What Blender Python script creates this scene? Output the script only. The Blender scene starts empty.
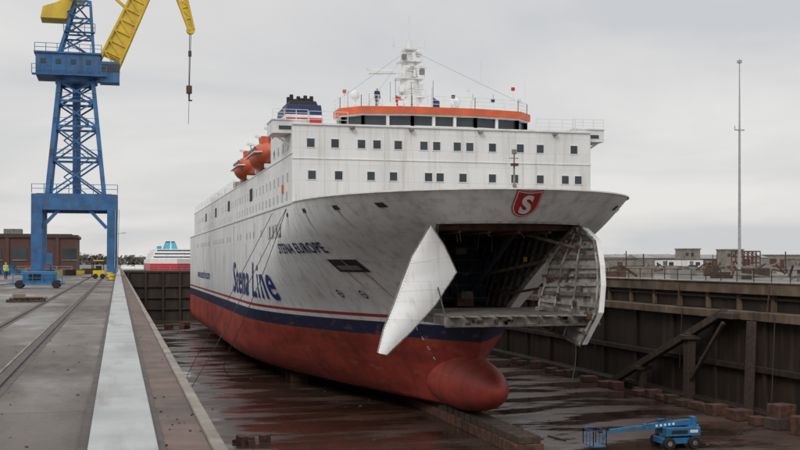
import bpy, bmesh, math, random
from mathutils import Vector, Matrix
random.seed(7)
scene = bpy.context.scene
R = math.radians

# ------------------------------------------------------------------ materials
def new_mat(name):
    m = bpy.data.materials.new(name); m.use_nodes = True
    nt = m.node_tree
    return m, nt, nt.nodes["Principled BSDF"]

def N(nt, t, **kw):
    n = nt.nodes.new(t)
    for k, v in kw.items():
        setattr(n, k, v)
    return n

def mixc(nt, fac, a, b, blend='MIX'):
    n = nt.nodes.new('ShaderNodeMix'); n.data_type = 'RGBA'; n.blend_type = blend
    for sock, v in ((n.inputs[0], fac), (n.inputs[6], a), (n.inputs[7], b)):
        if hasattr(v, 'is_linked'):
            nt.links.new(v, sock)
        elif isinstance(v, (int, float)):
            sock.default_value = v
        else:
            sock.default_value = (v[0], v[1], v[2], 1)
    return n.outputs[2]

def mul(nt, a, b):
    n = nt.nodes.new('ShaderNodeMath'); n.operation = 'MULTIPLY'
    for s, v in ((n.inputs[0], a), (n.inputs[1], b)):
        if hasattr(v, 'is_linked'): nt.links.new(v, s)
        else: s.default_value = v
    return n.outputs[0]

def noise(nt, scale=1.0, detail=6, stretch=(1, 1, 1), lo=0.35, hi=0.65, rough=0.6):
    g = nt.nodes.new('ShaderNodeNewGeometry')
    mp = nt.nodes.new('ShaderNodeMapping'); mp.inputs['Scale'].default_value = stretch
    nt.links.new(g.outputs['Position'], mp.inputs['Vector'])
    n = nt.nodes.new('ShaderNodeTexNoise'); n.inputs['Scale'].default_value = scale
    n.inputs['Detail'].default_value = detail; n.inputs['Roughness'].default_value = rough
    nt.links.new(mp.outputs[0], n.inputs['Vector'])
    r = nt.nodes.new('ShaderNodeMapRange')
    r.inputs[1].default_value = lo; r.inputs[2].default_value = hi
    nt.links.new(n.outputs['Fac'], r.inputs[0])
    return r.outputs[0]

def bump(nt, bsdf, h, strength=0.3, dist=0.05):
    b = nt.nodes.new('ShaderNodeBump'); b.inputs['Strength'].default_value = strength
    b.inputs['Distance'].default_value = dist
    nt.links.new(h, b.inputs['Height']); nt.links.new(b.outputs[0], bsdf.inputs['Normal'])

def mat(name, col, rough=0.6, var=0.25, scale=1.5, metal=0.0, dirt=None, dirt_amt=0.5, dstretch=(1, 1, 0.15), dscale=1.0, bmp=0.15):
    m, nt, b = new_mat(name)
    f = noise(nt, scale)
    lo = [c * (1 - var) for c in col]; hi = [min(1, c * (1 + var * .6)) for c in col]
    c = mixc(nt, f, lo, hi)
    if dirt:
        d = noise(nt, dscale, 8, dstretch, 0.5, 0.72)
        c = mixc(nt, mul(nt, d, dirt_amt), c, dirt)
    nt.links.new(c, b.inputs['Base Color'])
    b.inputs['Roughness'].default_value = rough; b.inputs['Metallic'].default_value = metal
    if bmp: bump(nt, b, f, bmp, 0.03)
    return m

M = {}
M['white2'] = mat('white_paint_clean', (.76, .77, .77), .5, .10, 1, dirt=(.42, .34, .27), dirt_amt=.4, bmp=.05)
M['orange'] = mat('orange_paint', (.66, .12, .04), .5, .18, 1, dirt=(.35, .12, .07), dirt_amt=.4)
M['lifeb'] = mat('lifeboat_orange', (.55, .10, .038), .5, .2, 1, dirt=(.2, .06, .035), dirt_amt=.6)
M['navy'] = mat('navy_paint', (.014, .024, .10), .5, .3, 1)
M['navytxt'] = mat('lettering_blue', (.014, .035, .20), .5, .3, 1)
M['redp'] = mat('red_paint', (.50, .022, .028), .5, .15, 1)
M['glass'] = mat('dark_glass', (.040, .052, .062), .12, .3, .6, bmp=0)
M['black'] = mat('black_rubber', (.015, .015, .016), .7, .3, 4)
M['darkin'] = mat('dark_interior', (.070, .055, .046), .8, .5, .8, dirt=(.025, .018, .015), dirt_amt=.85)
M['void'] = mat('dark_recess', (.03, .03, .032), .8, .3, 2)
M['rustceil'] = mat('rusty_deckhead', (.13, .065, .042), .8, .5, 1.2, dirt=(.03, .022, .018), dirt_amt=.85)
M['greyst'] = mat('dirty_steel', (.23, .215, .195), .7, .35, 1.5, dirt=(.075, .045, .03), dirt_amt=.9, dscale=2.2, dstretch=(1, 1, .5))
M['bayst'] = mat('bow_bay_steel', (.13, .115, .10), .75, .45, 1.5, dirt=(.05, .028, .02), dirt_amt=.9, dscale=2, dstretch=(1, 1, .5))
M['bayblue'] = mat('bow_bay_blue', (.035, .055, .085), .7, .4, 1.5, dirt=(.05, .03, .02), dirt_amt=.8, dstretch=(1, 1, .5))
M['doorin'] = mat('door_inner_paint', (.29, .275, .25), .75, .35, 1.2, dirt=(.065, .042, .03), dirt_amt=.95, dscale=1.6, dstretch=(1, 1, .4), bmp=.3)
M['cblue'] = mat('crane_blue', (.038, .14, .32), .55, .28, .8, dirt=(.10, .07, .06), dirt_amt=.6)
M['cyel'] = mat('crane_yellow', (.66, .46, .045), .55, .15, .8, dirt=(.25, .14, .05), dirt_amt=.45, dscale=.6, dstretch=(1, 1, .3), bmp=.05)
M['rust'] = mat('rust', (.115, .052, .036), .85, .5, 2, dirt=(.035, .024, .02), dirt_amt=.85)
M['wood'] = mat('old_timber', (.060, .042, .030), .85, .4, 4, dirt=(.13, .10, .075), dirt_amt=.5)
M['steel'] = mat('galvanised', (.40, .41, .42), .45, .2, 3, metal=.4)
M['rail'] = mat('rail_steel', (.07, .055, .05), .6, .4, 3, metal=.3)
M['conc'] = mat('concrete', (.25, .225, .195), .85, .25, 1.2, dirt=(.09, .068, .05), dirt_amt=.7)
M['far'] = mat('hazed_cladding', (.26, .25, .245), .9, .25, .3, bmp=0)  # base colour kept pale to stand in for haze over distant buildings
M['concl'] = mat('wall_coping', (.155, .112, .076), .85, .4, .6, dirt=(.045, .028, .019), dirt_amt=.95, dscale=.8, bmp=.3)
M['cable'] = mat('cable', (.06, .06, .06), .6, .2, 3)
M['rope'] = mat('rope', (.16, .14, .12), .8, .2, 3)
M['yel'] = mat('yellow_paint', (.7, .5, .02), .5, .15, 2)
M['teal'] = mat('teal_paint', (.05, .33, .45), .5, .15, 2)
M['liftblue'] = mat('lift_blue', (.03, .16, .34), .45, .25, 2, dirt=(.1, .08, .07), dirt_amt=.6)

# brick
m, nt, b = new_mat('brown_brick')
tc = N(nt, 'ShaderNodeNewGeometry'); mp = N(nt, 'ShaderNodeMapping'); mp.inputs['Rotation'].default_value = (R(90), 0, 0)
nt.links.new(tc.outputs['Position'], mp.inputs[0])
bk = N(nt, 'ShaderNodeTexBrick'); bk.inputs['Scale'].default_value = 2.2
bk.inputs['Color1'].default_value = (.13, .055, .042, 1); bk.inputs['Color2'].default_value = (.09, .042, .036, 1); bk.inputs['Mortar'].default_value = (.10, .08, .07, 1)
nt.links.new(mp.outputs[0], bk.inputs['Vector']); nt.links.new(bk.outputs['Color'], b.inputs['Base Color'])
b.inputs['Roughness'].default_value = .9
M['brick'] = m

# superstructure white: plates, weld seams, thin rust weeps
m, nt, b = new_mat('white_paint')
g = N(nt, 'ShaderNodeNewGeometry'); sp = N(nt, 'ShaderNodeSeparateXYZ'); nt.links.new(g.outputs['Position'], sp.inputs[0])
sxy = N(nt, 'ShaderNodeMath', operation='ADD'); nt.links.new(sp.outputs['X'], sxy.inputs[0]); nt.links.new(sp.outputs['Y'], sxy.inputs[1])
cmb = N(nt, 'ShaderNodeCombineXYZ'); nt.links.new(sxy.outputs[0], cmb.inputs[0]); nt.links.new(sp.outputs['Z'], cmb.inputs[1])
br = N(nt, 'ShaderNodeTexBrick'); br.inputs['Scale'].default_value = 1; br.inputs['Brick Width'].default_value = 4.3; br.inputs['Row Height'].default_value = 1.32
br.inputs['Mortar Size'].default_value = .012; br.inputs['Mortar Smooth'].default_value = .4
br.inputs['Color1'].default_value = (.79, .80, .80, 1); br.inputs['Color2'].default_value = (.75, .76, .765, 1); br.inputs['Mortar'].default_value = (.60, .58, .56, 1)
nt.links.new(cmb.outputs[0], br.inputs['Vector'])
d1 = noise(nt, 1.6, 8, (1.6, 1.6, .10), .52, .76)
d2 = noise(nt, .35, 7, (1, 1, .4), .42, .7)
c = mixc(nt, mul(nt, d1, .55), br.outputs['Color'], (.44, .34, .26))
c = mixc(nt, mul(nt, d2, .32), c, (.50, .49, .47))
nt.links.new(c, b.inputs['Base Color']); b.inputs['Roughness'].default_value = .5
bump(nt, b, noise(nt, .7, 3, (1, 1, 1), 0, 1), .18, .06)
M['white'] = m

# hull: bands by height are real paint bands
m, nt, b = new_mat('hull_paint')
g = N(nt, 'ShaderNodeNewGeometry'); sp = N(nt, 'ShaderNodeSeparateXYZ'); nt.links.new(g.outputs['Position'], sp.inputs[0])
mr = N(nt, 'ShaderNodeMapRange'); mr.inputs[1].default_value = -12; mr.inputs[2].default_value = 6
nt.links.new(sp.outputs['Z'], mr.inputs[0])
cr = N(nt, 'ShaderNodeValToRGB'); cr.color_ramp.interpolation = 'CONSTANT'
els = cr.color_ramp.elements
def zz(z): return (z + 12) / 18
els[0].position = 0; els[0].color = (.42, .062, .042, 1)
els[1].position = zz(-6.15); els[1].color = (.020, .028, .080, 1)
e = els.new(zz(-4.95)); e.color = (.77, .79, .80, 1)
e = els.new(zz(-4.55)); e.color = (.38, .04, .04, 1)
e = els.new(zz(-4.28)); e.color = (.77, .79, .80, 1)
nt.links.new(mr.outputs[0], cr.inputs[0])
st = noise(nt, 1.1, 10, (1.2, 1.2, .08), .48, .74)
below = N(nt, 'ShaderNodeMapRange'); below.inputs[1].default_value = -5.2; below.inputs[2].default_value = -4.9; below.inputs[3].default_value = .7; below.inputs[4].default_value = .65
nt.links.new(sp.outputs['Z'], below.inputs[0])
dcol = mixc(nt, 1.0, cr.outputs[0], (.55, .45, .38), 'MULTIPLY')
c1 = mixc(nt, mul(nt, st, below.outputs[0]), cr.outputs[0], dcol)
gy_ = noise(nt, .22, 8, (1, .6, .8), .40, .64); c1 = mixc(nt, mul(nt, gy_, .40), c1, mixc(nt, 1.0, c1, (.70, .69, .68), 'MULTIPLY'))
pt = noise(nt, .35, 9, (1, .5, 1.6), .42, .62)
pb = N(nt, 'ShaderNodeMapRange'); pb.inputs[1].default_value = -6.2; pb.inputs[2].default_value = -6.1; pb.inputs[3].default_value = .75; pb.inputs[4].default_value = .04
nt.links.new(sp.outputs['Z'], pb.inputs[0])
c2 = mixc(nt, mul(nt, pt, pb.outputs[0]), c1, mixc(nt, 1.0, c1, (.50, .50, .55), 'MULTIPLY'))
sc = noise(nt, 1.4, 10, (1, .25, 1.2), .58, .68)
pc = N(nt, 'ShaderNodeMapRange'); pc.inputs[1].default_value = -5.0; pc.inputs[2].default_value = -4.9; pc.inputs[3].default_value = .35; pc.inputs[4].default_value = 0
nt.links.new(sp.outputs['Z'], pc.inputs[0])
c2 = mixc(nt, mul(nt, sc, pc.outputs[0]), c2, (.40, .18, .14))
cmb = N(nt, 'ShaderNodeCombineXYZ'); nt.links.new(sp.outputs['Y'], cmb.inputs[0]); nt.links.new(sp.outputs['Z'], cmb.inputs[1])
br = N(nt, 'ShaderNodeTexBrick'); br.inputs['Scale'].default_value = 1; br.inputs['Brick Width'].default_value = 6.5; br.inputs['Row Height'].default_value = 2.1
br.inputs['Mortar Size'].default_value = .022; br.inputs['Mortar Smooth'].default_value = .5
nt.links.new(cmb.outputs[0], br.inputs['Vector'])
c3 = mixc(nt, mul(nt, br.outputs['Fac'], .22), c2, (.25, .16, .12))
nt.links.new(c3, b.inputs['Base Color'])
rgh = N(nt, 'ShaderNodeMapRange'); rgh.inputs[1].default_value = -6.2; rgh.inputs[2].default_value = -6.1; rgh.inputs[3].default_value = .60; rgh.inputs[4].default_value = .45
nt.links.new(sp.outputs['Z'], rgh.inputs[0]); nt.links.new(rgh.outputs[0], b.inputs['Roughness'])
bump(nt, b, noise(nt, .5, 4, (1, 1, 1), 0, 1), .35, .14)
M['hull'] = m

# quay surface
m, nt, b = new_mat('quay_concrete')
f1 = noise(nt, .16, 9, (1, .4, 1), .36, .62); f2 = noise(nt, .9, 10, (1, .22, 1), .45, .66); f3 = noise(nt, 22, 5, (1, 1, 1), .3, .7)
c = mixc(nt, f1, (.130, .114, .102), (.245, .228, .214))
c = mixc(nt, f2, c, mixc(nt, 1.0, c, (.62, .57, .54), 'MULTIPLY'))
c = mixc(nt, f3, mixc(nt, 1.0, c, (.78, .78, .78), 'MULTIPLY'), c)
oil = noise(nt, .55, 4, (1, 1, 1), .60, .70); c = mixc(nt, mul(nt, oil, .65), c, (.05, .045, .042))
g = N(nt, 'ShaderNodeNewGeometry'); br = N(nt, 'ShaderNodeTexBrick'); br.inputs['Scale'].default_value = 1
br.inputs['Brick Width'].default_value = 3.2; br.inputs['Row Height'].default_value = 4.6; br.inputs['Mortar Size'].default_value = .025
br.inputs['Color1'].default_value = (1, 1, 1, 1); br.inputs['Color2'].default_value = (.76, .73, .71, 1); br.inputs['Mortar'].default_value = (.42, .39, .37, 1)
nt.links.new(g.outputs['Position'], br.inputs['Vector'])
c = mixc(nt, .8, c, br.outputs['Color'], 'MULTIPLY')
vo = N(nt, 'ShaderNodeTexVoronoi', feature='DISTANCE_TO_EDGE'); vo.inputs['Scale'].default_value = .55
wn = N(nt, 'ShaderNodeTexNoise'); wn.inputs['Scale'].default_value = 1.5; wn.inputs['Detail'].default_value = 6; nt.links.new(g.outputs['Position'], wn.inputs['Vector'])
wa = N(nt, 'ShaderNodeVectorMath', operation='ADD'); nt.links.new(g.outputs['Position'], wa.inputs[0]); nt.links.new(wn.outputs['Color'], wa.inputs[1]); nt.links.new(wa.outputs[0], vo.inputs['Vector'])
ck = N(nt, 'ShaderNodeMapRange'); ck.inputs[1].default_value = .0; ck.inputs[2].default_value = .018; ck.inputs[3].default_value = .55; ck.inputs[4].default_value = 0
nt.links.new(vo.outputs['Distance'], ck.inputs[0]); c = mixc(nt, mul(nt, ck.outputs[0], f2), c, (.04, .035, .03))
nt.links.new(c, b.inputs['Base Color'])
pdl = noise(nt, .3, 5, (1, .35, 1), .50, .62)
rr = N(nt, 'ShaderNodeMapRange'); rr.inputs[3].default_value = .82; rr.inputs[4].default_value = .28; nt.links.new(pdl, rr.inputs[0]); nt.links.new(rr.outputs[0], b.inputs['Roughness'])
bump(nt, b, f3, .3, .02)
M['quay'] = m

# dock floor: wet rusty concrete, standing water where it is smooth
m, nt, b = new_mat('wet_dock_floor')
f1 = noise(nt, .10, 9, (.8, 1.6, 1), .40, .60); f2 = noise(nt, .35, 10, (.45, 1.3, 1), .45, .66); f3 = noise(nt, 5, 7, (1, 1, 1), .35, .65)
c = mixc(nt, f1, (.052, .032, .024), (.120, .085, .068))
c = mixc(nt, mul(nt, f2, .8), c, (.105, .046, .030))
c = mixc(nt, f3, mixc(nt, 1.0, c, (.62, .62, .62), 'MULTIPLY'), c)
lt = noise(nt, .8, 9, (.5, 1.4, 1), .62, .74); c = mixc(nt, mul(nt, lt, .45), c, (.20, .155, .125))
g = N(nt, 'ShaderNodeNewGeometry'); br = N(nt, 'ShaderNodeTexBrick'); br.inputs['Scale'].default_value = 1
br.inputs['Brick Width'].default_value = 9; br.inputs['Row Height'].default_value = 5; br.inputs['Mortar Size'].default_value = .06
br.inputs['Color1'].default_value = (1, 1, 1, 1); br.inputs['Color2'].default_value = (.85, .85, .85, 1); br.inputs['Mortar'].default_value = (.5, .48, .48, 1)
nt.links.new(g.outputs['Position'], br.inputs['Vector'])
c = mixc(nt, .6, c, br.outputs['Color'], 'MULTIPLY')
pd = noise(nt, .16, 9, (.6, 1.5, 1), .45, .57)
inv = N(nt, 'ShaderNodeMath', operation='SUBTRACT'); inv.inputs[0].default_value = 1; nt.links.new(pd, inv.inputs[1])
c = mixc(nt, mul(nt, inv.outputs[0], .6), c, mixc(nt, 1.0, c, (.6, .6, .6), 'MULTIPLY'))
nt.links.new(c, b.inputs['Base Color'])
rr = N(nt, 'ShaderNodeMapRange'); rr.inputs[3].default_value = .05; rr.inputs[4].default_value = .48; nt.links.new(pd, rr.inputs[0]); nt.links.new(rr.outputs[0], b.inputs['Roughness'])
bp_ = N(nt, 'ShaderNodeBump'); bp_.inputs['Distance'].default_value = .03
nt.links.new(f3, bp_.inputs['Height']); nt.links.new(mul(nt, pd, .35), bp_.inputs['Strength']); nt.links.new(bp_.outputs[0], b.inputs['Normal'])
M['floor'] = m

# dark lower dock wall
m, nt, b = new_mat('dark_dock_wall')
f1 = noise(nt, .8, 10, (1, 1, .10), .42, .68); f2 = noise(nt, .25, 8, (1, 1, 1), .4, .6)
c = mixc(nt, f1, (.018, .014, .011), (.060, .039, .026)); c = mixc(nt, mul(nt, f2, .8), c, (.030, .022, .017))
rs = noise(nt, 1.5, 8, (1, 1, .07), .56, .72); c = mixc(nt, mul(nt, rs, .7), c, (.105, .055, .033))
nt.links.new(c, b.inputs['Base Color']); b.inputs['Roughness'].default_value = .65
bump(nt, b, f1, .5, .08)
M['dwall'] = m

m, nt, b = new_mat('water'); b.inputs['Base Color'].default_value = (.03, .04, .045, 1); b.inputs['Roughness'].default_value = .08
bump(nt, b, noise(nt, 1.2, 4, (1, .5, 1), 0, 1), .4, .1); M['water'] = m
M['foliage'] = mat('hazed_winter_foliage', (.115, .105, .092), .9, .4, .1, bmp=0)  # brown lightened and greyed, distance haze painted into the tree colour
M['earth'] = mat('rubble_earth', (.095, .078, .062), .95, .5, .6, dirt=(.16, .14, .12), dirt_amt=.5, dstretch=(1, 1, 1), bmp=.4)
M['strip'] = mat('pale_steel_strip', (.36, .38, .385), .45, .18, .8, dirt=(.17, .15, .13), dirt_amt=.7, dscale=1.1, dstretch=(2, .25, 1), bmp=.1)
M['ruststrip'] = mat('rusty_quay_edge', (.115, .072, .055), .65, .45, 1.5, dirt=(.035, .026, .022), dirt_amt=.8, dstretch=(1, .2, 1))

# ------------------------------------------------------------------ mesh builder
class MB:
    def __init__(s): s.v = []; s.f = []; s.mi = []; s.mats = []
    def m(s, k):
        if k not in s.mats: s.mats.append(k)
        return s.mats.index(k)
    def face(s, pts, k):
        n = len(s.v); s.v += [tuple(p) for p in pts]; s.f.append(tuple(range(n, n + len(pts)))); s.mi.append(s.m(k))
    def hexa(s, p, k):
        n = len(s.v); s.v += [tuple(q) for q in p]; i = s.m(k)
        for f in ((3, 2, 1, 0), (4, 5, 6, 7), (0, 1, 5, 4), (1, 2, 6, 5), (2, 3, 7, 6), (3, 0, 4, 7)):
            s.f.append(tuple(n + a for a in f)); s.mi.append(i)
    def box(s, x0, x1, y0, y1, z0, z1, k):
        s.hexa([(x0, y0, z0), (x1, y0, z0), (x1, y1, z0), (x0, y1, z0), (x0, y0, z1), (x1, y0, z1), (x1, y1, z1), (x0, y1, z1)], k)
    def cbox(s, c, d, k, rz=0):
        p = []
        for z in (-1, 1):
            for a, b_ in ((-1, -1), (1, -1), (1, 1), (-1, 1)):
                x = a * d[0] / 2; y = b_ * d[1] / 2
                p.append((c[0] + x * math.cos(rz) - y * math.sin(rz), c[1] + x * math.sin(rz) + y * math.cos(rz), c[2] + z * d[2] / 2))
        s.hexa(p, k)
    def beam(s, p, q, w, k, h=None):
        p = Vector(p); q = Vector(q); d = (q - p).normalized(); h = h or w
        up = Vector((0, 0, 1)) if abs(d.z) < .95 else Vector((0, 1, 0))
        a = d.cross(up).normalized() * w / 2; b_ = a.cross(d).normalized() * h / 2
        s.hexa([p - a - b_, p + a - b_, p + a + b_, p - a + b_, q - a - b_, q + a - b_, q + a + b_, q - a + b_], k)
    def cyl(s, p, q, r1, r2, k, n=12):
        p = Vector(p); q = Vector(q); d = (q - p).normalized()
        up = Vector((0, 0, 1)) if abs(d.z) < .95 else Vector((0, 1, 0))
        a = d.cross(up).normalized(); b_ = a.cross(d).normalized(); o = len(s.v); i = s.m(k)
        for c, r in ((p, r1), (q, r2)):
            for j in range(n):
                t = 2 * math.pi * j / n; s.v.append(tuple(c + a * math.cos(t) * r + b_ * math.sin(t) * r))
        for j in range(n):
            s.f.append((o + j, o + (j + 1) % n, o + n + (j + 1) % n, o + n + j)); s.mi.append(i)
        s.f.append(tuple(o + j for j in reversed(range(n)))); s.mi.append(i)
        s.f.append(tuple(o + n + j for j in range(n))); s.mi.append(i)
    def prism(s, pts, z0, z1, k, ktop=None):
        n = len(pts)
        s.face([(x, y, z0) for x, y in reversed(pts)], k); s.face([(x, y, z1) for x, y in pts], ktop or k)
        for j in range(n):
            a = pts[j]; b_ = pts[(j + 1) % n]; s.face([(a[0], a[1], z0), (b_[0], b_[1], z0), (b_[0], b_[1], z1), (a[0], a[1], z1)], k)
    def ell(s, c, r, k, nu=16, nv=10, fn=None):
        o = len(s.v); i = s.m(k)
        for a in range(nv + 1):
            ph = math.pi * a / nv
            for j in range(nu):
                t = 2 * math.pi * j / nu
                p = [math.sin(ph) * math.cos(t), math.sin(ph) * math.sin(t), math.cos(ph)]
                if fn: p = fn(p)
                s.v.append((c[0] + p[0] * r[0], c[1] + p[1] * r[1], c[2] + p[2] * r[2]))
        for a in range(nv):
            for j in range(nu):
                s.f.append((o + a * nu + j, o + (a + 1) * nu + j, o + (a + 1) * nu + (j + 1) % nu, o + a * nu + (j + 1) % nu)); s.mi.append(i)
    def rail(s, pts, h=1.0, step=1.5, k='white2', r=.035, bars=3):
        for a, b_ in zip(pts[:-1], pts[1:]):
            a = Vector(a); b_ = Vector(b_); L = (b_ - a).length; n = max(1, int(L / step))
            for j in range(n + 1):
                p = a.lerp(b_, j / n); s.beam(p, p + Vector((0, 0, h)), r * 1.3, k)
            for j in range(bars):
                z = Vector((0, 0, h * (j + 1) / bars)); s.beam(a + z, b_ + z, r, k)
    def build(s, name, parent=None, smooth=False, bevel=0, merge=False):
        me = bpy.data.meshes.new(name); me.from_pydata(s.v, [], s.f)
        for k in s.mats: me.materials.append(M[k])
        me.polygons.foreach_set('material_index', s.mi)
        bm = bmesh.new(); bm.from_mesh(me)
        if merge: bmesh.ops.remove_doubles(bm, verts=bm.verts, dist=.0005)
        bmesh.ops.recalc_face_normals(bm, faces=bm.faces); bm.to_mesh(me); bm.free()
        if smooth: me.polygons.foreach_set('use_smooth', [True] * len(me.polygons))
        me.update()
        o = bpy.data.objects.new(name, me); scene.collection.objects.link(o)
        if parent: o.parent = parent
        if bevel:
            bv = o.modifiers.new('bevel', 'BEVEL'); bv.width = bevel; bv.segments = 2; bv.limit_method = 'ANGLE'
        return o

def empty(name, loc=(0, 0, 0)):
    o = bpy.data.objects.new(name, None); scene.collection.objects.link(o); o.empty_display_size = .5
    return o

GZ = -1.8      # quay level (camera eye is z = 0)
FZ = -12.9     # dock floor
DL, DR = 0.99, 52.0

# ------------------------------------------------------------------ ground, dock
mb = MB()
S = 4000
def flat(x0, x1, y0, y1, z, k): mb.face([(x0, y0, z), (x1, y0, z), (x1, y1, z), (x0, y1, z)], k)
flat(-S, DL, -60, 258, GZ, 'quay'); flat(DR + .6, S, -60, 258, GZ, 'quay'); flat(-S, DL, 258, 700, GZ, 'quay'); flat(-S, S, 700, S, GZ, 'quay')
flat(140, S, 258, 700, GZ, 'quay'); flat(-S, S, -S, -60, GZ, 'quay')
mb.build('ground')
mb = MB(); flat(DL, 140, 258, 700, -4.5, 'water'); mb.build('water')
mb = MB(); flat(DL - 2, DR + 2, -60, 258, FZ, 'floor'); mb.build('dock_floor')

# left dock wall with raised coping strips
mb = MB()
mb.box(.2, DL, -60, 250, FZ, GZ - .03, 'dwall')
mb.box(DL, DL + .9, -60, 250, FZ, FZ + 1.1, 'concl')
mb.build('dock_wall')
mb = MB(); y = -6
while y < 250:
    L = 7.5
    mb.box(-.27, .36, y + .012, y + L - .012, GZ - .02, GZ + .11 + random.uniform(-.006, .006), 'strip'); y += L
mb.build('crane_rail_cover', bevel=.015)
mb = MB()
mb.box(-.36, -.275, -6, 250, GZ - .01, GZ + .05, 'rail'); mb.box(.365, .43, -6, 250, GZ - .01, GZ + .05, 'rail')
mb.build('cover_edge_angle')
mb = MB(); mb.box(.435, .86, -6, 250, GZ - .02, GZ + .02, 'ruststrip'); mb.build('quay_edge_strip')
mb = MB(); y = -6
while y < 250:
    mb.box(.865, 1.0, y, y + 4.98, GZ - .3, GZ + .06 + random.uniform(-.01, .01), 'conc'); y += 5
mb.build('coping_kerb', bevel=.02)
for i, x in enumerate((-1.67, -3.15)):
    mb = MB(); mb.box(x - .16, x + .16, -6, 250, GZ + .001, GZ + .004, 'rail'); mb.box(x - .035, x + .035, -6, 250, GZ + .004, GZ + .035, 'rail')
    if i == 0: mb.box(x - .2, x - .165, -6, 250, GZ + .002, GZ + .02, 'conc')
    mb.build('crane_rail')
mb = MB()
for i in range(260):
    y = 8 + random.random() ** 1.5 * 90; x = random.uniform(-1.4 - y * .12, -.4) if random.random() < .7 else random.uniform(.45, .85)
    s_ = random.uniform(.006, .022); mb.cbox((x, y, GZ + s_ * .4 + (.02 if x > .4 else 0)), (s_ * random.uniform(.8, 2), s_, s_ * .8), random.choice(['conc', 'rust', 'wood', 'rail']), random.random() * 3)
mb.build('quay_grit')

# right dock wall
mb = MB()
mb.box(DR, DR + 1.5, -60, 250, FZ, -4.9, 'dwall')
mb.box(DR + .6, DR + 2, -60, 250, -4.2, -2.75, 'dwall')
y = -60
while y < 250:
    mb.box(DR - .9 + random.uniform(-.03, .03), DR + 1.2, y + .02, y + 7.78, -4.9, -4.2 + random.uniform(-.04, .04), 'concl')
    mb.box(DR - .1 + random.uniform(-.03, .03), DR + 2, y + .02, y + 7.78, -2.75, GZ - .012, 'concl')
    mb.box(DR - .22, DR + 2, y + .02, y + 7.78, GZ - .010, GZ + .12, 'conc')
    mb.box(DR - .3, DR, y, y + .45, FZ, -4.9, 'dwall')
    y += 7.8
y = -50
while y < 250:
    mb.box(DR + .25, DR + .6, y, y + .45, -4.2, -2.75, 'concl'); y += 5.2
mb.box(DR - .5, DR, -60, 250, -9.2, -8.7, 'dwall')
mb.box(DR - 1.6, DR, -60, 250, FZ, FZ + .7, 'dwall')
mb.build('dock_wall', bevel=.05)
mb = MB(); mb.rail([(DR + .2, 20, GZ + .12), (DR + .2, 240, GZ + .12)], 1.0, 2.6, 'rail', .05, 2)
mb.build('quay_railing')
mb = MB()
for y in (66, 78, 93, 112, 131, 152):
    mb.cyl((DR - .95, y, -4.3), (DR - 1.0, y + .4, -9 - random.random() * 3), .04, .04, 'cable', 6)
    mb.cyl((DR - .1, y + 2, -2.0), (DR - .2, y + 2.3, -4.2), .07, .07, 'rust', 6)
mb.cyl((DR + .35, 20, -3.1), (DR + .35, 240, -3.1), .12, .12, 'wood', 8)
mb.build('service_pipes')

# gate
mb = MB(); mb.box(DL - .5, DR + .5, 248, 257.5, FZ, -2.3, 'dwall'); mb.box(DL, DR, 247.7, 258, -2.3, -1.9, 'rail')
for i in range(14):
    x = 2 + i * 3.7; mb.box(x, x + .4, 247.4, 248, FZ, -2.3, 'dwall')
for z in (-10.5, -8, -5.5): mb.box(DL, DR, 247.5, 248, z, z + .3, 'dwall')
mb.rail([(DL, 248.3, -1.9), (DR, 248.3, -1.9)], 1.0, 2.5, 'steel', .05, 2)
mb.build('dock_gate')

# timber shores leaning on the right wall
mb = MB()
def shore(x0, y0, x1, y1, z1, w=.5):
    mb.beam((x0, y0, FZ + .1), (x1, y1, z1), w, 'wood', w)
shore(49.9, 106.5, 50.9, 85.2, -4.3, .62); shore(50.7, 107.2, 51.3, 86.0, -4.6, .40)
for yy, ww in ((99.5, .55), (90.4, .8)):
    t = (106.5 - yy) / 21.3; z = FZ + t * 8.5
    mb.beam((50.3, yy, FZ), (50.4, yy, z), ww, 'wood'); mb.cbox((50.4, yy, z - .35), (1.5, ww * 1.7, .35), 'wood')
    mb.cbox((50.3, yy, FZ + .25), (1.5, 1.3, .5), 'rust')
mb.beam((50.3, 90.4, -11), (50.3, 84.5, -5.2), .3, 'wood')
mb.beam((50.2, 80.5, FZ), (50.5, 80.5, -4.9), .6, 'wood')
mb.cbox((50.8, 84.3, -4.6), (1.1, 2.2, .5), 'wood')
mb.build('timber_shores', bevel=.03)

# ------------------------------------------------------------------ docking blocks & debris
mb = MB()
def blk(x, y, w, d, h, k='rust', rz=0):
    mb.cbox((x, y, FZ + h / 2), (w, d, h), k, rz)
y = 69.5
while y < 214:
    blk(26.6, y, 2.0, 1.3, .75, 'rust', random.uniform(-.02, .02)); mb.cbox((26.6, y, FZ + .75 + .26), (1.6, 1.15, .5), 'wood'); y += 1.5
for x in (19, 34.2):
    y = 118
    while y < 205:
        blk(x, y, 1.8, 1.2, .9, 'rust'); mb.cbox((x, y, FZ + 1.08), (1.4, 1.1, .35), 'wood'); y += 3.5
mb.build('keel_blocks', bevel=.05)
mb = MB()
y = 62
while y < 135:
    h = random.uniform(.5, 1.0)
    blk(49.1 + random.uniform(-.25, .25), y, random.uniform(1.0, 1.6), random.uniform(1.0, 1.8), h, random.choice(['rust', 'rust', 'wood']), random.uniform(-.15, .15))
    y += random.choice([1.9, 2.3, 3.0, 5.0])
for (x, yy, w, d, h) in ((49.8, 75.2, 1.6, 1.5, 1.9), (49.6, 72.0, 1.5, 1.4, 1.4)):
    blk(x, yy, w, d, h, 'rust', .1)
mb.build('spare_dock_blocks', bevel=.06)
mb = MB()
for i in range(8):
    blk(9.2 + random.uniform(-1.0, 1.2), 78.5 + random.uniform(-.8, .8), random.uniform(.4, .9), random.uniform(.4, .8), random.uniform(.2, .6), random.choice(['rust', 'wood']), random.random() * 3)
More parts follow.
